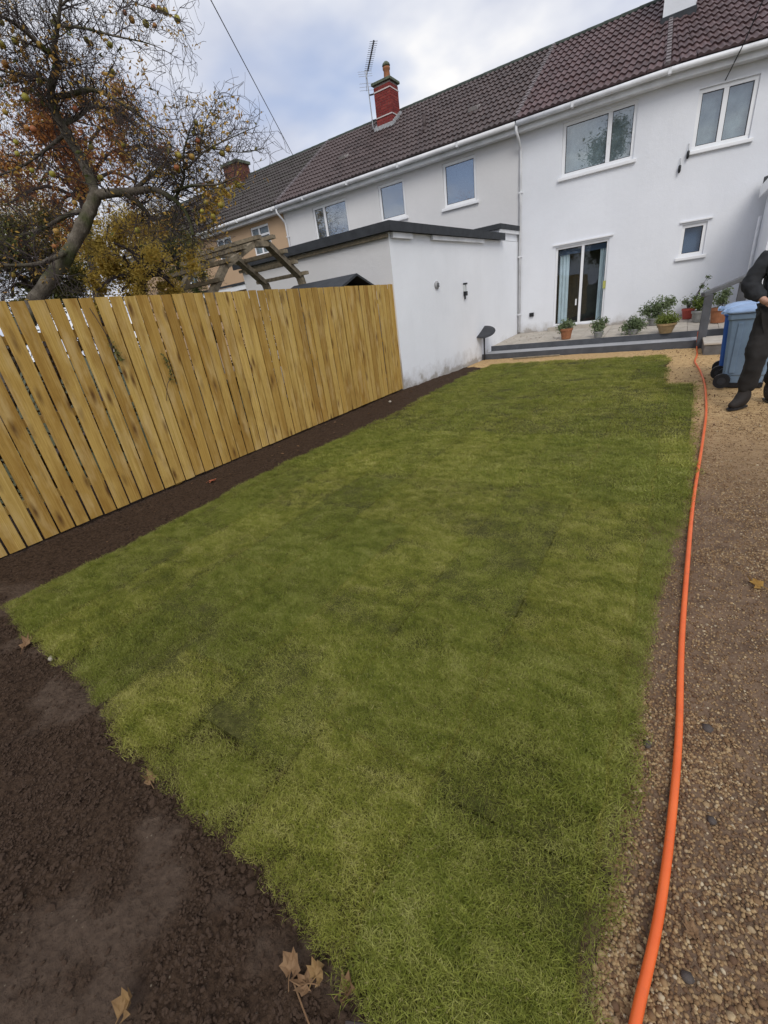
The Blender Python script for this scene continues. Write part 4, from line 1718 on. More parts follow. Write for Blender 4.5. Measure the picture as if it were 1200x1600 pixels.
# arched pergola
pg = thing('pergola', 'weathered grey timber arch with slatted top behind the fence', 'garden arch', (-6.9, 6.3, 0))
archA = [(4.95, .0), (4.95, 1.95), (5.62, 2.62), (6.35, 2.96), (6.72, 2.98), (7.45, 2.45), (7.60, 1.9), (7.60, 0)]
for xo in (-6.55, -7.55):
    for (a, c) in zip(archA, archA[1:]):
        b = MB()
        b.beam((xo, a[0], a[1]), (xo, c[0], c[1]), .085, .145, (1, 0, 0))
        b.build('rafter' if a[1] > 1.8 and c[1] > 1.8 else 'post', M_WEATHER, pg)
slat = [(5.02, 2.10), (5.30, 2.38), (5.60, 2.66), (5.98, 2.86), (6.36, 3.02), (6.70, 3.04), (6.98, 2.83), (7.22, 2.66), (7.46, 2.47), (7.58, 2.2)]
for k, (y, z) in enumerate(slat):
    b = MB()
    b.beam((-6.35 + rnd.uniform(-.05, .05), y, z + .02), (-7.78 - (.35 if y < 6.4 else 0), y, z + .03), .085, .06)
    b.build('slat', M_WEATHER, pg)

# shed
sh = thing('shed', 'small dark-roofed garden shed just behind the far end of the fence', 'shed', (-5.9, 7.3, 0))
MB().box(-6.5, -5.15, 6.75, 7.9, -.1, 2.02).build('wall', M_WEATHER, sh)
b = MB()
b.add([(-6.62, 6.62, 1.99), (-5.05, 6.62, 1.99), (-5.05, 7.3, 2.25), (-6.62, 7.3, 2.25), (-6.62, 8.0, 1.99), (-5.05, 8.0, 1.99),
       (-6.62, 6.62, 2.03), (-5.05, 6.62, 2.03), (-5.05, 7.3, 2.29), (-6.62, 7.3, 2.29), (-6.62, 8.0, 2.03), (-5.05, 8.0, 2.03)],
      [(6, 7, 8, 9), (9, 8, 11, 10), (0, 1, 7, 6), (1, 2, 8, 7), (2, 5, 11, 8), (0, 6, 9, 3), (3, 9, 10, 4), (5, 4, 10, 11), (1, 0, 3, 2), (2, 3, 4, 5)])
b.build('roof', M_DARKFELT, sh)


# ------------------------------------------------------------------ trees
def twig_tree(b, p, d, L, r, depth, rg, tips, droop=0.0):
    n = 4
    pts, rad = [p], [r]
    for i in range(n):
        d = (d + Vector((rg.gauss(0, .22), rg.gauss(0, .22), rg.gauss(0, .2) - droop))).normalized()
        p = p + d * (L / n)
        pts.append(p)
        rad.append(max(.0016, r * (1 - .2 * (i + 1))))
    b.tube(pts, rad, 4 if r < .012 else 6, False)
    tips.append(p)
    if depth > 0:
        for i in range(1, n + 1):
            for _ in range(rg.choice((1, 1, 2))):
                q = pts[i]
                dd = (pts[i] - pts[i - 1]).normalized()
                side = dd.cross(Vector((rg.gauss(0, 1), rg.gauss(0, 1), rg.gauss(0, 1)))).normalized()
                nd = (dd * .55 + side * .8 + Vector((0, 0, .12))).normalized()
                twig_tree(b, q, nd, L * rg.uniform(.4, .65), max(.0022, rad[i] * .6), depth - 1, rg, tips, droop)


apt = thing('apple_tree', 'gnarled bare apple tree with yellow apples leaning behind the fence', 'tree', pix(10, 620, 7.0))
DT = 7.0
limbs = [
    [(2, 700, .13, 0), (18, 560, .115, 0), (58, 468, .105, 0), (103, 402, .095, 0), (133, 345, .088, 0), (150, 304, .085, 0)],
    [(150, 306, .074, 0), (141, 278, .07, .05), (122, 238, .068, .1), (99, 200, .062, .1), (84, 170, .058, .1), (80, 138, .048, .0), (89, 100, .044, -.1), (84, 78, .034, -.2), (92, 28, .024, -.3), (97, -30, .014, -.4)],
    [(87, 92, .034, -.1), (60, 68, .028, -.3), (22, 36, .022, -.5), (-25, 14, .012, -.7)],
    [(84, 152, .036, .1), (112, 147, .034, -.1), (148, 141, .028, -.3), (200, 168, .018, -.5), (262, 216, .010, -.7)],
    [(97, 195, .036, .1), (122, 182, .032, .3), (150, 166, .024, .6), (205, 190, .016, .9), (250, 235, .009, 1.1)],
    [(150, 305, .07, 0), (172, 302, .060, -.1), (208, 299, .05, -.2), (243, 297, .042, -.3), (272, 312, .032, -.4), (292, 335, .026, -.5), (302, 368, .022, -.6)],
    [(195, 301, .045, -.2), (222, 324, .040, -.1), (238, 345, .032, .0)],
    [(208, 299, .032, -.2), (238, 272, .026, .0), (264, 254, .020, .2), (303, 240, .011, .4)],
    [(274, 310, .022, -.4), (287, 280, .018, -.5), (287, 240, .013, -.6), (296, 205, .008, -.7)],
    [(270, 300, .022, -.4), (300, 290, .018, -.7), (340, 288, .012, -1.0), (372, 275, .006, -1.2)],
    [(290, 265, .014, -.5), (322, 235, .010, -.8), (362, 215, .007, -1.0), (405, 196, .003, -1.2)],
    [(310, 250, .010, -.7), (322, 190, .006, -.8), (345, 145, .003, -.9)],
    [(330, 232, .010, -.8), (378, 238, .006, -1.0), (412, 232, .003, -1.2)],
    [(93, 40, .020, -.3), (130, 44, .015, -.5), (178, 56, .011, -.8), (232, 68, .006, -1.0), (268, 84, .003, -1.1)],
    [(92, 12, .014, -.3), (120, -10, .011, -.5), (170, -22, .009, -.8), (215, 6, .007, -1.0), (256, 18, .004, -1.2), (278, 30, .002, -1.3)],
    [(180, -14, .008, -.8), (212, 20, .006, -.9), (240, 52, .003, -1.0)],
    [(82, 128, .026, .0), (50, 118, .020, .2), (10, 112, .014, .4), (-30, 98, .01, .5)],
    [(104, 208, .030, .1), (70, 235, .022, .5), (30, 262, .015, .8), (-20, 280, .01, 1.0)],
    [(140, 330, .045, .0), (108, 335, .034, .5), (60, 360, .024, .9), (10, 372, .016, 1.2), (-30, 380, .012, 1.4)],
    [(112, 390, .04, .0), (60, 412, .028, -.3), (5, 415, .02, -.5)],
]
b = MB()
fine = MB()
tips = []
rg = random.Random(5)
for li, lb in enumerate(limbs):
    pts = [pix(q[0], q[1], DT + q[3]) for q in lb]
    cp = catmull(pts, 5)
    rr = np.interp(np.arange(len(cp)) / 5., range(len(lb)), [q[2] for q in lb])
    rr = rr * (.78 if li else .84)
    if li < 2:
        rr = rr * (1 + .12 * np.array([rg.uniform(-1, 1) for _ in rr]))
    b.tube(cp, list(rr), 10 if lb[0][2] > .03 else 6, False)
    for i in range(2, len(cp)):
        r_ = rr[i]
        if r_ > .06 and li == 0:
            continue
        prob = .8 if r_ < .04 else .55
        for _ in range(2 if r_ < .05 else 1):
            if rg.random() < prob:
                dd = (cp[i] - cp[i - 1]).normalized()
                side = dd.cross(Vector((rg.gauss(0, 1), rg.gauss(0, 1), rg.gauss(0, 1)))).normalized()
                nd = (dd * .5 + side * .85 + Vector((0, 0, .15))).normalized()
                thin = li in (9, 10, 11, 12, 13, 14, 15)
                twig_tree(fine, cp[i], nd, rg.uniform(.16, .4) if thin else rg.uniform(.22, .62), min(.4 * r_ + .002, .008), 1 if thin else 2, rg, tips, .02)
b.build('trunk', M_BARK, apt, smooth=True)
fine.build('twigs', M_TWIG, apt)
apm = MB().lathe([(0, -.034), (.018, -.036), (.034, -.02), (.039, .002), (.033, .024), (.018, .034), (.006, .028), (0, .026)], (0, 0, 0), 10).mesh('apple', M_APPLE, True)
listed = [(195, 20), (206, 31), (240, 12), (249, 14), (258, 18), (277, 30), (228, 37), (242, 40), (38, 68), (62, 70), (24, 64), (3, 70), (3, 35), (8, 100), (135, 62), (142, 68), (172, 70), (175, 112), (62, 128), (40, 152), (22, 122),
          (186, 142), (118, 170), (8, 175), (42, 200), (52, 202), (25, 222), (27, 240), (50, 266), (82, 272), (142, 230), (193, 226), (157, 278), (217, 258), (88, 362), (117, 317), (215, 360), (290, 258), (280, 243), (310, 233), (325, 232), (334, 230),
          (294, 228), (312, 222), (264, 236), (276, 262), (306, 192), (303, 208), (318, 222), (356, 232), (348, 240), (300, 245), (318, 290), (345, 292), (325, 303), (350, 300), (322, 316), (337, 310), (345, 320), (316, 330), (333, 338), (335, 345), (373, 290), (85, 385), (65, 410), (20, 430)]
for (px, py) in listed:
    for q in range(1 if px < 270 else rg.choice((1, 2))):
        o = bpy.data.objects.new('apple', apm)
        o.location = pix(px + rg.uniform(-3, 3) * q, py + rg.uniform(-3, 3) * q, DT - .1 + rg.uniform(-.35, .15) - (px > 270) * .5)
        o.rotation_euler = (rg.gauss(0, .4), rg.gauss(0, .4), rg.uniform(0, 6))
        k = rg.uniform(.6, .9)
        o.scale = (k, k, k)
        link(o, apt)
low = [t_ for t_ in tips if t_.z < 4.6]
leaf_cloud('leaves', M_LF_GREEN, apt, 420, [(t_.x, t_.y, t_.z, .12, 1) for t_ in rg.sample(tips, min(len(tips), 120))], .06, 9)
leaf_cloud('autumn_leaves', leafy('autumn_leaves', [(.22, .12, .05), (.46, .26, .07), (.62, .42, .10), (.50, .28, .09)], .4), apt, 3600, [(t_.x, t_.y, t_.z, .20, 1) for t_ in rg.sample(low, min(len(low), 420))], .045, 19)
leaf_cloud('yellow_leaves', M_LF_GOLD, apt, 260, [(*pix(px, py, DT - .6 + rg.uniform(-.3, .2)), .10, 1) for px, py in ((320, 300), (340, 312), (325, 325), (352, 300), (335, 335), (318, 342), (372, 288), (330, 290))], .07, 10)


def bush(name, label, base, px, d, n, mat, size, seed, twigs=60, depth=1, cat='tree', group=None):
    """crown clumps given by where they show above the fence; trunk from the ground"""
    c0 = pix(*base, d)
    c0.z = -.05
    t = thing(name, label, cat, c0, group)
    r = random.Random(seed)
    blobs = []
    bt = MB()
    tp = []
    hub = [c0]
    cen = [pix(q[0], q[1], d + q[3]) for q in px]
    mean = sum(cen, Vector()) / len(cen)
    bt.tube(catmull([c0, c0 * .5 + Vector((mean.x, mean.y, c0.z + (mean.z - c0.z) * .5)) * .5 , mean], 4), list(np.linspace(.11, .05, 9)), 8, False)
    for q, c in zip(px, cen):
        R = q[2]
        m_ = max(2, int(R * 5))
        for _ in range(m_):
            v = Vector((r.gauss(0, 1), r.gauss(0, 1), r.gauss(0, 1))).normalized() * R * r.uniform(.3, 1)
            blobs.append((*(c + v), R * r.uniform(.35, .85), R * R))
        bt.tube(catmull([mean - Vector((0, 0, R * .7)), (mean + c) / 2 + Vector((r.gauss(0, .1), r.gauss(0, .1), 0)), c], 3), list(np.linspace(.04, .014, 7)), 5, False)
        for _ in range(max(1, int(twigs * R / sum(p_[2] for p_ in px)))):
            v = Vector((r.gauss(0, 1), r.gauss(0, 1), r.gauss(.2, 1))).normalized()
            twig_tree(bt, c + v * R * r.uniform(0, .5), v, R * r.uniform(.35, .8), .007, depth, r, tp)
    bt.build('trunk', M_TWIG, t)
    leaf_cloud('crown', mat, t, n, blobs, size, seed)
    return t


bush('russet_tree', 'tree with thinning russet red leaves behind the apple tree', (90, 600), [(20, 190, .95, .2), (75, 215, .9, -.2), (130, 205, .9, .3), (190, 185, .7, 0), (170, 250, .8, .2), (225, 225, .55, .3), (60, 290, .9, .3), (120, 300, .8, -.1), (10, 320, .9, 0), (215, 285, .5, 0), (90, 350, .6, .2)],
     10.5, 14000, M_LF_RED, .07, 21, 70, 2)
bush('golden_shrub', 'golden-brown leafy shrub just behind the fence, right of the apple trunk', (230, 600), [(150, 455, .35, .0), (190, 455, .35, .1), (230, 455, .35, .1), (275, 452, .32, .2), (195, 400, .40, 0), (225, 395, .42, .3), (170, 350, .4, .6), (285, 400, .35, .4), (140, 400, .4, .7), (210, 360, .4, .4), (255, 410, .42, -.1), (215, 430, .45, .0), (265, 435, .4, .2), (160, 425, .38, .2), (178, 380, .32, .3), (240, 370, .25, .2)],
     8.2, 17000, M_LF_GOLD, .048, 22, 90, 1, 'shrub')
bush('green_shrub', 'dull dark green shrub behind the left end of the fence', (20, 640), [(15, 400, .5, .3), (55, 385, .45, .6), (20, 440, .5, .0), (70, 430, .45, .4), (100, 440, .42, .6), (40, 350, .45, .5), (-10, 360, .5, .5), (-30, 420, .5, .3), (130, 440, .32, .8), (70, 462, .35, .5), (105, 462, .35, .8), (20, 465, .4, .3)],
     7.8, 24000, M_LF_GREEN, .045, 23, 110, 2, 'shrub')
bush('brown_hedge_tree', 'brownish bare-branched bush between golden shrub and the tan house', (300, 560), [(285, 395, .6, 0), (268, 360, .5, .4), (300, 430, .6, .2), (255, 340, .4, .5), (245, 400, .5, .8)],
     12.5, 6500, M_LF_GREEN, .06, 24, 130, 2, 'bush')
bush('distant_tree', 'thin brown tree filling the gap far behind the shrubs', (140, 560), [(40, 350, 1.6, 0), (140, 360, 1.5, .4), (230, 330, 1.2, .2), (90, 420, 1.6, .3), (190, 410, 1.4, .4), (-30, 300, 1.6, .4), (270, 400, 1.1, 1.)],
     19, 12000, M_LF_GOLD, .10, 25, 190, 2)

tb = thing('tree', 'tall leafy tree at the end of the garden, seen mirrored in the upper windows', 'tree', (-6.5, -17, -.1))
b = MB()
rb_ = random.Random(3)
b.tube(catmull([(-6.5, -17, -.2), (-6.4, -17.1, 3), (-6.6, -17, 6.5), (-6.4, -16.9, 10)], 5), list(np.linspace(.28, .08, 16)), 8, False)
bl = []
for _ in range(26):
    a_, h_ = rb_.uniform(0, 6.28), rb_.uniform(3.5, 12.5)
    q_ = rb_.uniform(.3, 3.0) * math.sin(max(.2, (h_ - 2.5) / 10.5 * 3.0))
    bl.append((-6.5 + q_ * math.cos(a_), -17 + q_ * math.sin(a_), h_, rb_.uniform(.6, 1.2)))
    b.tube([(-6.5, -17, h_ * .7), (bl[-1][0], bl[-1][1], h_)], [.07, .02], 5, False)
b.build('trunk', M_BARK, tb)
leaf_cloud('crown', M_LF_GREEN, tb, 9000, bl, .2, 77)

# overhead wire
b = MB()
p0, p1 = Vector((-15.5, 18.7, 8.35)), Vector((-10.7, 10.8, 9.0))
end = p0 + (p1 - p0) * 3.4
b.tube([p0, p1, end], .013, 6)
tag(b.build('overhead_wire', M_CABLE), 'single black overhead wire running from the tan roof up across the sky', 'wire')

# ================================================================== PATH SIDE
hp = [(.02, -.35), (.09, .25), (.13, .55), (.165, .78), (.188, 1.05), (.206, 1.43), (.212, 2.0), (.235, 2.74), (.275, 3.72), (.365, 5.22), (.43, 6.5), (.455, 8.0), (.43, 9.1), (.39, 9.7), (.36, 10.3), (.41, 11.2), (.415, 12.1)]
pts = [Vector((x, y, .008 + .006 * math.sin(y * 2.7))) for x, y in hp] + [Vector((.405, 12.27, .16)), Vector((.40, 12.30, .33))]
b = MB()
cp = catmull(pts, 10)
b.tube(cp, .0128, 12)


def hose_mat():
    m = Mat('orange_hose')
    p = m.coord()
    c = m.ramp(m.noise(p, 5, 5, .6), [(.3, (.70, .11, .022)), (.7, (.80, .16, .036))])
    c = m.mix(m.ramp(m.noise(p, 22, 4, .7), [(.55, 0), (.8, .5)]), c, (.34, .10, .045))
    m.col(c, .42, 0, .4)
    return m.m


tag(b.build('hose', hose_mat(), smooth=True), 'long orange hose lying along the gravel beside the lawn', 'hose')


def wheelie_bin(label, x, y, rot, mb, ml, rim=None):
    t = thing('wheelie_bin', label, 'bin', (x, y, 0), 'bins beside the path')
    mx = Matrix.Translation((x, y, .0)) @ Matrix.Rotation(rot, 4, 'Z')
    fn = lambda v: tuple(mx @ Vector(v))

    def taper(bb, sec):
        n = 8
        vs = []
        for (z, x0, x1, w, c) in sec:
            vs += [(x0 + c, -w, z), (x1 - c, -w, z), (x1, -w + c, z), (x1, w - c, z), (x1 - c, w, z), (x0 + c, w, z), (x0, w - c, z), (x0, -w + c, z)]
        fs = [(i * n + k, i * n + (k + 1) % n, (i + 1) * n + (k + 1) % n, (i + 1) * n + k) for i in range(len(sec) - 1) for k in range(n)]
        fs += [tuple(range(n))[::-1], tuple((len(sec) - 1) * n + k for k in range(n))]
        bb.add(vs, fs)
    # local x: wheels/handle at -x, front at +x
    b = MB(fn)
    taper(b, [(.06, -.20, .22, .19, .03), (.16, -.22, .235, .20, .03), (.17, -.23, .245, .21, .03), (.90, -.27, .30, .265, .035), (.905, -.285, .315, .28, .035), (.975, -.29, .32, .285, .035)])
    body = b.build('body', mb, t, bevel=.008)
    b = MB(fn)
    for x_ in (-.13, .05):
        b = MB(fn)
        b.add([(x_ - .03, -.20, .2), (x_ + .03, -.20, .2), (x_ + .03, -.245, .86), (x_ - .03, -.245, .86), (x_ - .03, -.228, .2), (x_ + .03, -.228, .2), (x_ + .03, -.272, .86), (x_ - .03, -.272, .86)],
              [(0, 1, 2, 3), (4, 7, 6, 5), (0, 4, 5, 1), (2, 6, 7, 3), (0, 3, 7, 4), (1, 5, 6, 2)])
        b.build('rib', mb, body, bevel=.006)
    b = MB(fn)
    taper(b, [(.978, -.30, .34, .30, .05), (1.0, -.31, .35, .31, .05), (1.03, -.29, .33, .29, .06), (1.06, -.20, .25, .22, .08)])
    lid = b.build('lid', ml, t, bevel=.01)
    b = MB(fn)
    b.tube([(-.36, -.22, 1.0), (-.36, .22, 1.0)], .018, 10)
    for sy in (-.2, 0, .2):
        b.beam((-.36, sy, 1.0), (-.28, sy, .99), .04, .035)
    b.build('handle', ml, t, smooth=False)
    for sy in (-1, 1):
        b = MB(fn)
        b.tube([(-.22, sy * .255 - .025, .10), (-.22, sy * .255 + .025, .10)], .10, 20)
        wl2 = b.build('wheel', M_BLACKPL, t)
        b = MB(fn)
        b.tube([(-.22, sy * .255 - .029, .10), (-.22, sy * .255 + .029, .10)], .05, 14)
        b.build('hub', M_GREYPL, wl2)
    b = MB(fn)
    b.tube([(-.22, -.24, .10), (-.22, .24, .10)], .012, 8)
    b.build('axle', M_METAL, t)
    b = MB(fn)
    b.box(-.17, .24, -.195, .195, .0, .06)
    b.build('base', M_BLACKPL, t)
    return t


M_BINGREY = simple('slate_blue_bin_plastic', (.185, .265, .37), .5, .16, 4, .05, spec=.35, kind='pos')
M_BINLID = simple('pale_blue_lid_plastic', (.27, .38, .57), .5, .2, 4, .05, spec=.35, kind='pos')
M_BINBLUE = simple('bright_blue_bin_plastic', (.035, .12, .42), .5, .12, 4, .05, spec=.35, kind='pos')
wheelie_bin('slate grey-blue wheelie bin with pale blue lid standing beside the person', .88, 8.05, R_(-8), M_BINGREY, M_BINLID)
wheelie_bin('bright blue wheelie bin mostly hidden behind the grey one', .86, 8.75, R_(-4), M_BINBLUE, M_BINLID)


# ---- leaves lying about, small stones
def maple(seed, size, curl):
    r = random.Random(seed)
    lobes = [(-2.6, .5), (-2.1, .42), (-1.4, .85), (-1.0, .58), (-.6, 1.0), (-.27, .70), (0, 1.15), (.27, .70), (.6, 1.0), (1.0, .58), (1.4, .85), (2.1, .42), (2.6, .5)]
    b = MB()
    vs = [(0, 0, .012)]
    for a, l in lobes:
        l *= r.uniform(.8, 1.15)
        a += r.gauss(0, .06)
        x, y = math.sin(a) * l * .8, math.cos(a) * l
        vs.append((x * size, y * size, size * (curl * (abs(x) * .9 + y * y * .6) + r.uniform(-.16, .26))))
        vs.append((x * size * .5, y * size * .5, size * (.08 + curl * .38 * abs(x) + r.uniform(-.06, .08))))
    n = len(lobes)
    fs = []
    for i in range(n - 1):
        o1, i1, o2, i2 = 1 + 2 * i, 2 + 2 * i, 3 + 2 * i, 4 + 2 * i
        fs += [(0, i1, i2), (i1, o1, o2, i2)]
    b.add(vs, fs)
    st = catmull([(0, 0, .012), (0, -.35 * size, .02), (.06 * size, -.9 * size, .012)], 4)
    b.tube(st, .0016, 4)
    return b


def leaf_on(label, x, y, z, size, rot, tilt, mat, seed, curl=.35, group='fallen leaves'):
    mx = Matrix.Translation((x, y, z)) @ Matrix.Rotation(rot, 4, 'Z') @ Matrix.Rotation(tilt, 4, 'X')
    b = maple(seed, size * 1.2, curl)
    me = b.mesh('fallen_leaf', mat)
    o = bpy.data.objects.new('fallen_leaf', me)
    o.matrix_basis = mx
    link(o)
    return tag(o, label, 'leaf', group)


def soilh(x, y):
    return float(soil_z(np.array([x]), np.array([y]))[0])


for (lb, x, y, sz, rt, ti, mt, cu) in (
        ('curled pale brown leaf on the soil, leftmost of the leaves at the lawn corner', -.672, .205, .042, .4, .5, M_LF_DRY, .9),
        ('tan curled leaf standing upright on the soil beside the lawn corner', -.598, .232, .040, -.3, .7, M_LF_TAN, .9),
        ('folded brown leaf with pale edge tucked against the lawn corner', -.505, .245, .040, -1.0, .6, M_LF_DRY, 1.1),
        ('flat brown leaf lying between the two curled ones at the lawn corner', -.615, .20, .034, 2.0, .1, M_LF_DRY, .2),
        ('tan curled leaf on the dark soil at the bottom edge', -1.02, -.085, .050, .1, .5, M_LF_TAN, .9),
        ('small pale brown leaf on soil at the left corner of the lawn', -3.22, .44, .055, .5, .5, M_LF_DRY, .5),
        ('small grey-brown leaf on soil halfway along the lawn front edge', -1.60, .325, .036, 1.2, .4, M_LF_DRY, .4),
        ('reddish leaf on the bare soil strip along the fence', -4.62, 2.93, .06, -1.0, .2, simple('red_leaf', (.33, .10, .05), .8), .4),
        ('yellow and brown leaf lying on the gravel path at right', .555, 2.60, .075, 1.1, .25, M_LF_YEL, .5),
        ('brown leaf on the gravel right beside the orange hose', .245, .80, .026, .7, .2, M_LF_DRY, .3)):
    zz0 = soilh(x, y) if x < -.1 else -.012
    leaf_on(lb, x, y, zz0 + .012, sz * (.75 if x > .5 else 1), rt, ti, mt, int(abs(x * 1000)), cu)
b = MB()
b.tube(catmull([(-.66, .19, -.012), (-.60, .165, -.006), (-.55, .145, -.012)], 4), .0022, 5)
tag(b.build('twig', M_LF_DRY), 'thin pale stalk on the soil under the leaves at the lawn corner', 'twig')
b = MB()
b.tube(catmull([(-.48, .20, -.01), (-.44, .215, .004), (-.41, .235, -.008)], 4), .004, 6)
tag(b.build('twig', M_TWIG), 'short grey-brown stick at the tip of the lawn corner', 'twig')
pm = simple('pale_stone', (.42, .38, .32), .8)
for (x, y, s, lb) in ((-2.95, .47, .02, 'pale stone on the soil at the left lawn edge'), (-1.27, .36, .011, 'small white stone at the front lawn edge'), (-4.60, 7.2, .03, 'white stone on the soil strip at the far end of the fence')):
    o = lump('stone', pm, int(abs(x) * 100), .7)
    o.location = (x, y, soilh(x, y) + s * .4)
    o.scale = (s, s, s)
    link(o)
    tag(o, lb, 'stone')
sm = simple('damp_stone', (.075, .062, .055), .7, .3)
for (x, y, s, lb) in ((.235, .70, .016, 'dark damp stone touching the right side of the orange hose'), (.30, 1.52, .02, 'dark stone on the gravel right of the hose'), (.30, 1.15, .014, 'small grey stone on the gravel, mid way along the hose'), (.11, 1.35, .02, 'brown stone between lawn edge and orange hose')):
    o = lump('stone', sm, int(abs(x) * 100) + 3, .6)
    o.location = (x, y, -.012 + s * .3)
    o.scale = (s, s, s)
    link(o)
    tag(o, lb, 'stone')


b = MB()
b.beam((-3.62, 12.02, .03), (-2.45, 12.12, .035), .06, .03)
tag(b.build('timber_strip', M_WEATHER, bevel=.004), 'thin brown timber strip lying on the gravel in front of the patio step', 'timber')
b = MB()
for _ in range(120):
    k_ = rnd.random()
    if k_ < .5:
        x, y = rnd.uniform(-4.3, -2.6), rnd.uniform(13.2, 14.9)
        z = rise(y) + .006
    elif k_ < .8:
        x, y = rnd.uniform(-4.85, -4.1), rnd.uniform(.9, 11)
        z = soilh(x, y) + .012
    else:
        x, y = rnd.uniform(.45, 1.2), rnd.uniform(2.2, 8)
        z = .012
    q, a_ = rnd.uniform(.012, .034), rnd.uniform(0, 6.28)
    ca, sa = math.cos(a_) * q, math.sin(a_) * q
    b.add([(x - ca, y - sa, z), (x + sa * .5, y - ca * .5, z + q * .4), (x + ca, y + sa, z + rnd.uniform(0, .5) * q), (x - sa * .5, y + ca * .5, z + q * .3)], [(0, 1, 2), (0, 2, 3)])
b.build('leaf_litter', M_LF_DRY, kind='stuff')


# ================================================================== PERSON
def skin(name, verts, edges, radii, mat, parent, root=0, sub=2, smooth=True, folds=0.0):
    me = bpy.data.meshes.new(name)
    me.from_pydata([tuple(v) for v in verts], edges, [])
    me.materials.append(mat)
    o = bpy.data.objects.new(name, me)
    link(o, parent)
    md = o.modifiers.new('skin', 'SKIN')
    md.use_smooth_shade = smooth
    lay = me.skin_vertices[0].data if me.skin_vertices else None
    if lay is None:
        bpy.context.view_layer.objects.active = o
        bpy.context.view_layer.update()
        lay = me.skin_vertices[0].data
    for i, r in enumerate(radii):
        lay[i].radius = r if isinstance(r, tuple) else (r, r)
        lay[i].use_root = (i == root)
    s = o.modifiers.new('sub', 'SUBSURF')
    s.levels = s.render_levels = sub + (1 if folds else 0)
    if folds:
        tx = bpy.data.textures.new(name + '_folds', 'CLOUDS')
        tx.noise_scale = .11
        tx.noise_depth = 2
        dm = o.modifiers.new('folds', 'DISPLACE')
        dm.texture = tx
        dm.texture_coords = 'GLOBAL'
        dm.strength = folds
        dm.mid_level = .5
    return o


pr_ = thing('person', 'person in dark jacket, trousers and black boots standing beside the wheelie bins, hand at waist', 'person', (.92, 6.8, 0))
M_SKIN = simple('skin', (.50, .29, .21), .5, .08, 12, .03)
M_JACKET = simple('dark_jacket', (.024, .025, .028), .85, .25, 9, .4, 30, .01)
M_TROUS = simple('dark_brown_trousers', (.021, .019, .018), .9, .25, 7, .4, 25, .01)
M_BOOT = simple('black_boot_leather', (.022, .018, .016), .75, .2, 12, .1)
M_HAIR = simple('dark_hair', (.03, .022, .016), .7, .2, 30, .4, 90)
PX_, PY_ = .945, 6.82


def P3(x, y, z):
    return (PX_ + x, PY_ + y, z)


ankR, kneR, hipR = P3(-.165, -.14, .10), P3(-.135, -.14, .54), P3(-.10, 0, 1.0)
ankL, kneL, hipL = P3(.12, .22, .10), P3(.12, .12, .54), P3(.10, 0, 1.0)
shR, elR, wrR = P3(-.21, .02, 1.60), P3(-.335, -.03, 1.33), P3(-.165, -.19, 1.17)
shL, elL, wrL = P3(.21, .02, 1.60), P3(.30, .03, 1.30), P3(.30, -.05, 1.06)
bv = [P3(0, 0, 1.06), P3(0, .01, 1.30), P3(0, .02, 1.55), P3(0, .02, 1.66), P3(0, 0, 1.76), P3(0, -.01, 1.86), P3(0, 0, 1.95),
      hipR, kneR, ankR, P3(-.18, -.17, .07), hipL, kneL, ankL, P3(.13, .18, .07), shR, elR, wrR, shL, elL, wrL]
be = [(0, 1), (1, 2), (2, 3), (3, 4), (4, 5), (5, 6), (0, 7), (7, 8), (8, 9), (9, 10), (0, 11), (11, 12), (12, 13), (13, 14), (2, 15), (15, 16), (16, 17), (2, 18), (18, 19), (19, 20)]
br = [.13, .13, .14, .062, .088, .098, .06, .088,   .06, .04, .025, .088, .06, .04, .025, .062, .045, .034, .062, .045, .034]


def hand(base, d, side, bv, be, br, iw):
    d = Vector(d).normalized()
    s = Vector(side).normalized()
    n = d.cross(s)
    base = Vector(base)
    palm = base + d * .055
    bv.append(palm)
    be.append((iw, len(bv) - 1))
    br.append((.038, .02))
    ip = len(bv) - 1
    for k, (off, L) in enumerate(((-.03, .062), (-.01, .072), (.01, .068), (.028, .052))):
        p = palm + s * off + d * .03
        bv.append(p)
        be.append((ip, len(bv) - 1))
        br.append(.0105)
        q = p + d * L * .55 + n * .010
        bv.append(q)
        be.append((len(bv) - 2, len(bv) - 1))
        br.append(.0095)
        bv.append(q + d * L * .35 + n * .03)
        be.append((len(bv) - 2, len(bv) - 1))
        br.append(.0085)
    p = base + d * .03 - s * .035
    bv.append(p)
    be.append((iw, len(bv) - 1))
    br.append(.012)
    bv.append(p + d * .05 - s * .012 + n * .012)
    be.append((len(bv) - 2, len(bv) - 1))
    br.append(.0105)


hand(wrR, (.85, -.25, -.25), (.15, -.1, 1), bv, be, br, 17)
hand(wrL, (0, -.2, -1), (0, 1, 0), bv, be, br, 20)
body = skin('body', bv, be, br, M_SKIN, pr_, 0)
jv = [P3(0, 0, 1.00), P3(0, .01, 1.12), P3(0, .01, 1.32), P3(0, .02, 1.54), P3(0, .02, 1.665), shR, elR, P3(-.185, -.175, 1.185), shL, elL, P3(.30, -.04, 1.09)]
je = [(0, 1), (1, 2), (2, 3), (3, 4), (3, 5), (5, 6), (6, 7), (3, 8), (8, 9), (9, 10)]
skin('jacket', jv, je, [(.235, .17), (.225, .165), (.205, .155), (.19, .145), .105, .108, .098, .066, .105, .098, .066], M_JACKET, pr_, 2, folds=.06)
tv = [P3(0, 0, 1.03), hipR, kneR, P3(-.16, -.14, .15), hipL, kneL, P3(.12, .22, .16)]
skin('trousers', tv, [(0, 1), (1, 2), (2, 3), (0, 4), (4, 5), (5, 6)], [.165, .13, .108, .092, .13, .108, .092], M_TROUS, pr_, 0, folds=.055)
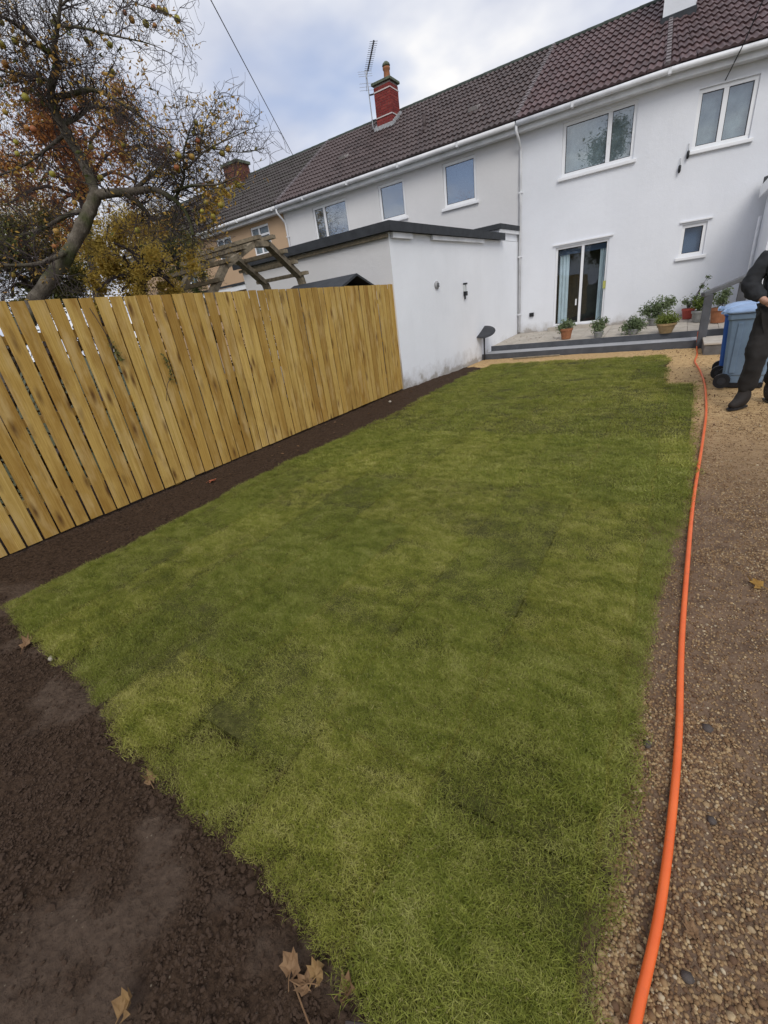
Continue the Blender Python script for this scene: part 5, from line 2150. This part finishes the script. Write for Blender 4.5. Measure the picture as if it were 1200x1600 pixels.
for (a, toe) in ((ankR, (-.13, -.16)), (ankL, (.05, -.19))):
    A = Vector(a)
    vsb = [A + Vector((0, 0, .17)), A + Vector((0, 0, -.015)), A + Vector((-toe[0] * .32, -toe[1] * .32, -.045)), A + Vector((toe[0] * .55, toe[1] * .55, -.045)), A + Vector((toe[0], toe[1], -.055))]
    bo = skin('boot', vsb, [(0, 1), (1, 2), (1, 3), (3, 4)], [.066, .066, .056, .056, .048], M_BOOT, pr_, 1)
    b = MB()
    c_ = A + Vector((toe[0] * .35, toe[1] * .35, 0))
    dd = Vector((toe[0], toe[1], 0)).normalized()
    sd_ = Vector((-dd.y, dd.x, 0))
    pl = []
    for (u_, w_) in ((-.13, -.035), (-.13, .035), (-.05, .045), (.05, .05), (.13, .035), (.155, 0), (.13, -.035), (.05, -.05), (-.05, -.045)):
        q = c_ + dd * u_ + sd_ * w_
        pl.append((q.x, q.y))
    b.prism(pl[::-1], .0, .022)
    b.build('sole', M_BLACKPL, bo)
hc = Vector(P3(0, .0, 1.845))
b = MB()
b.lathe([(0, .125), (.06, .115), (.10, .075), (.112, .02), (.108, -.03), (.09, -.06)], (hc.x, hc.y + .022, hc.z), 18)
b.build('hair', M_HAIR, pr_, smooth=True)
b = MB()
b.add([hc + Vector(q) for q in ((-.014, -.095, .0), (.014, -.095, .0), (0, -.128, -.035), (-.018, -.098, -.042), (.018, -.098, -.042), (0, -.092, .03))], [(5, 0, 2), (5, 2, 1), (0, 3, 2), (1, 2, 4), (3, 4, 2)])
b.build('nose', M_SKIN, body)
for sx in (-1, 1):
    b = MB()
    b.lathe([(0, -.011), (.008, -.008), (.011, 0), (.008, .008), (0, .011)], (hc.x + sx * .034, hc.y - .088, hc.z + .005), 10)
    b.build('eye', M_BLACKPL, body, smooth=True)
    b = MB()
    b.tube([hc + Vector((sx * .096, .01, .03)), hc + Vector((sx * .108, .012, .0)), hc + Vector((sx * .096, .008, -.035))], [.012, .018, .010], 8)
    b.build('ear', M_SKIN, body, smooth=True)
b = MB()
b.tube([hc + Vector((-.026, -.088, -.062)), hc + Vector((0, -.098, -.062)), hc + Vector((.026, -.088, -.062))], [.003, .007, .003], 6)
b.build('mouth', simple('lips', (.36, .13, .11), .5), body, smooth=True)
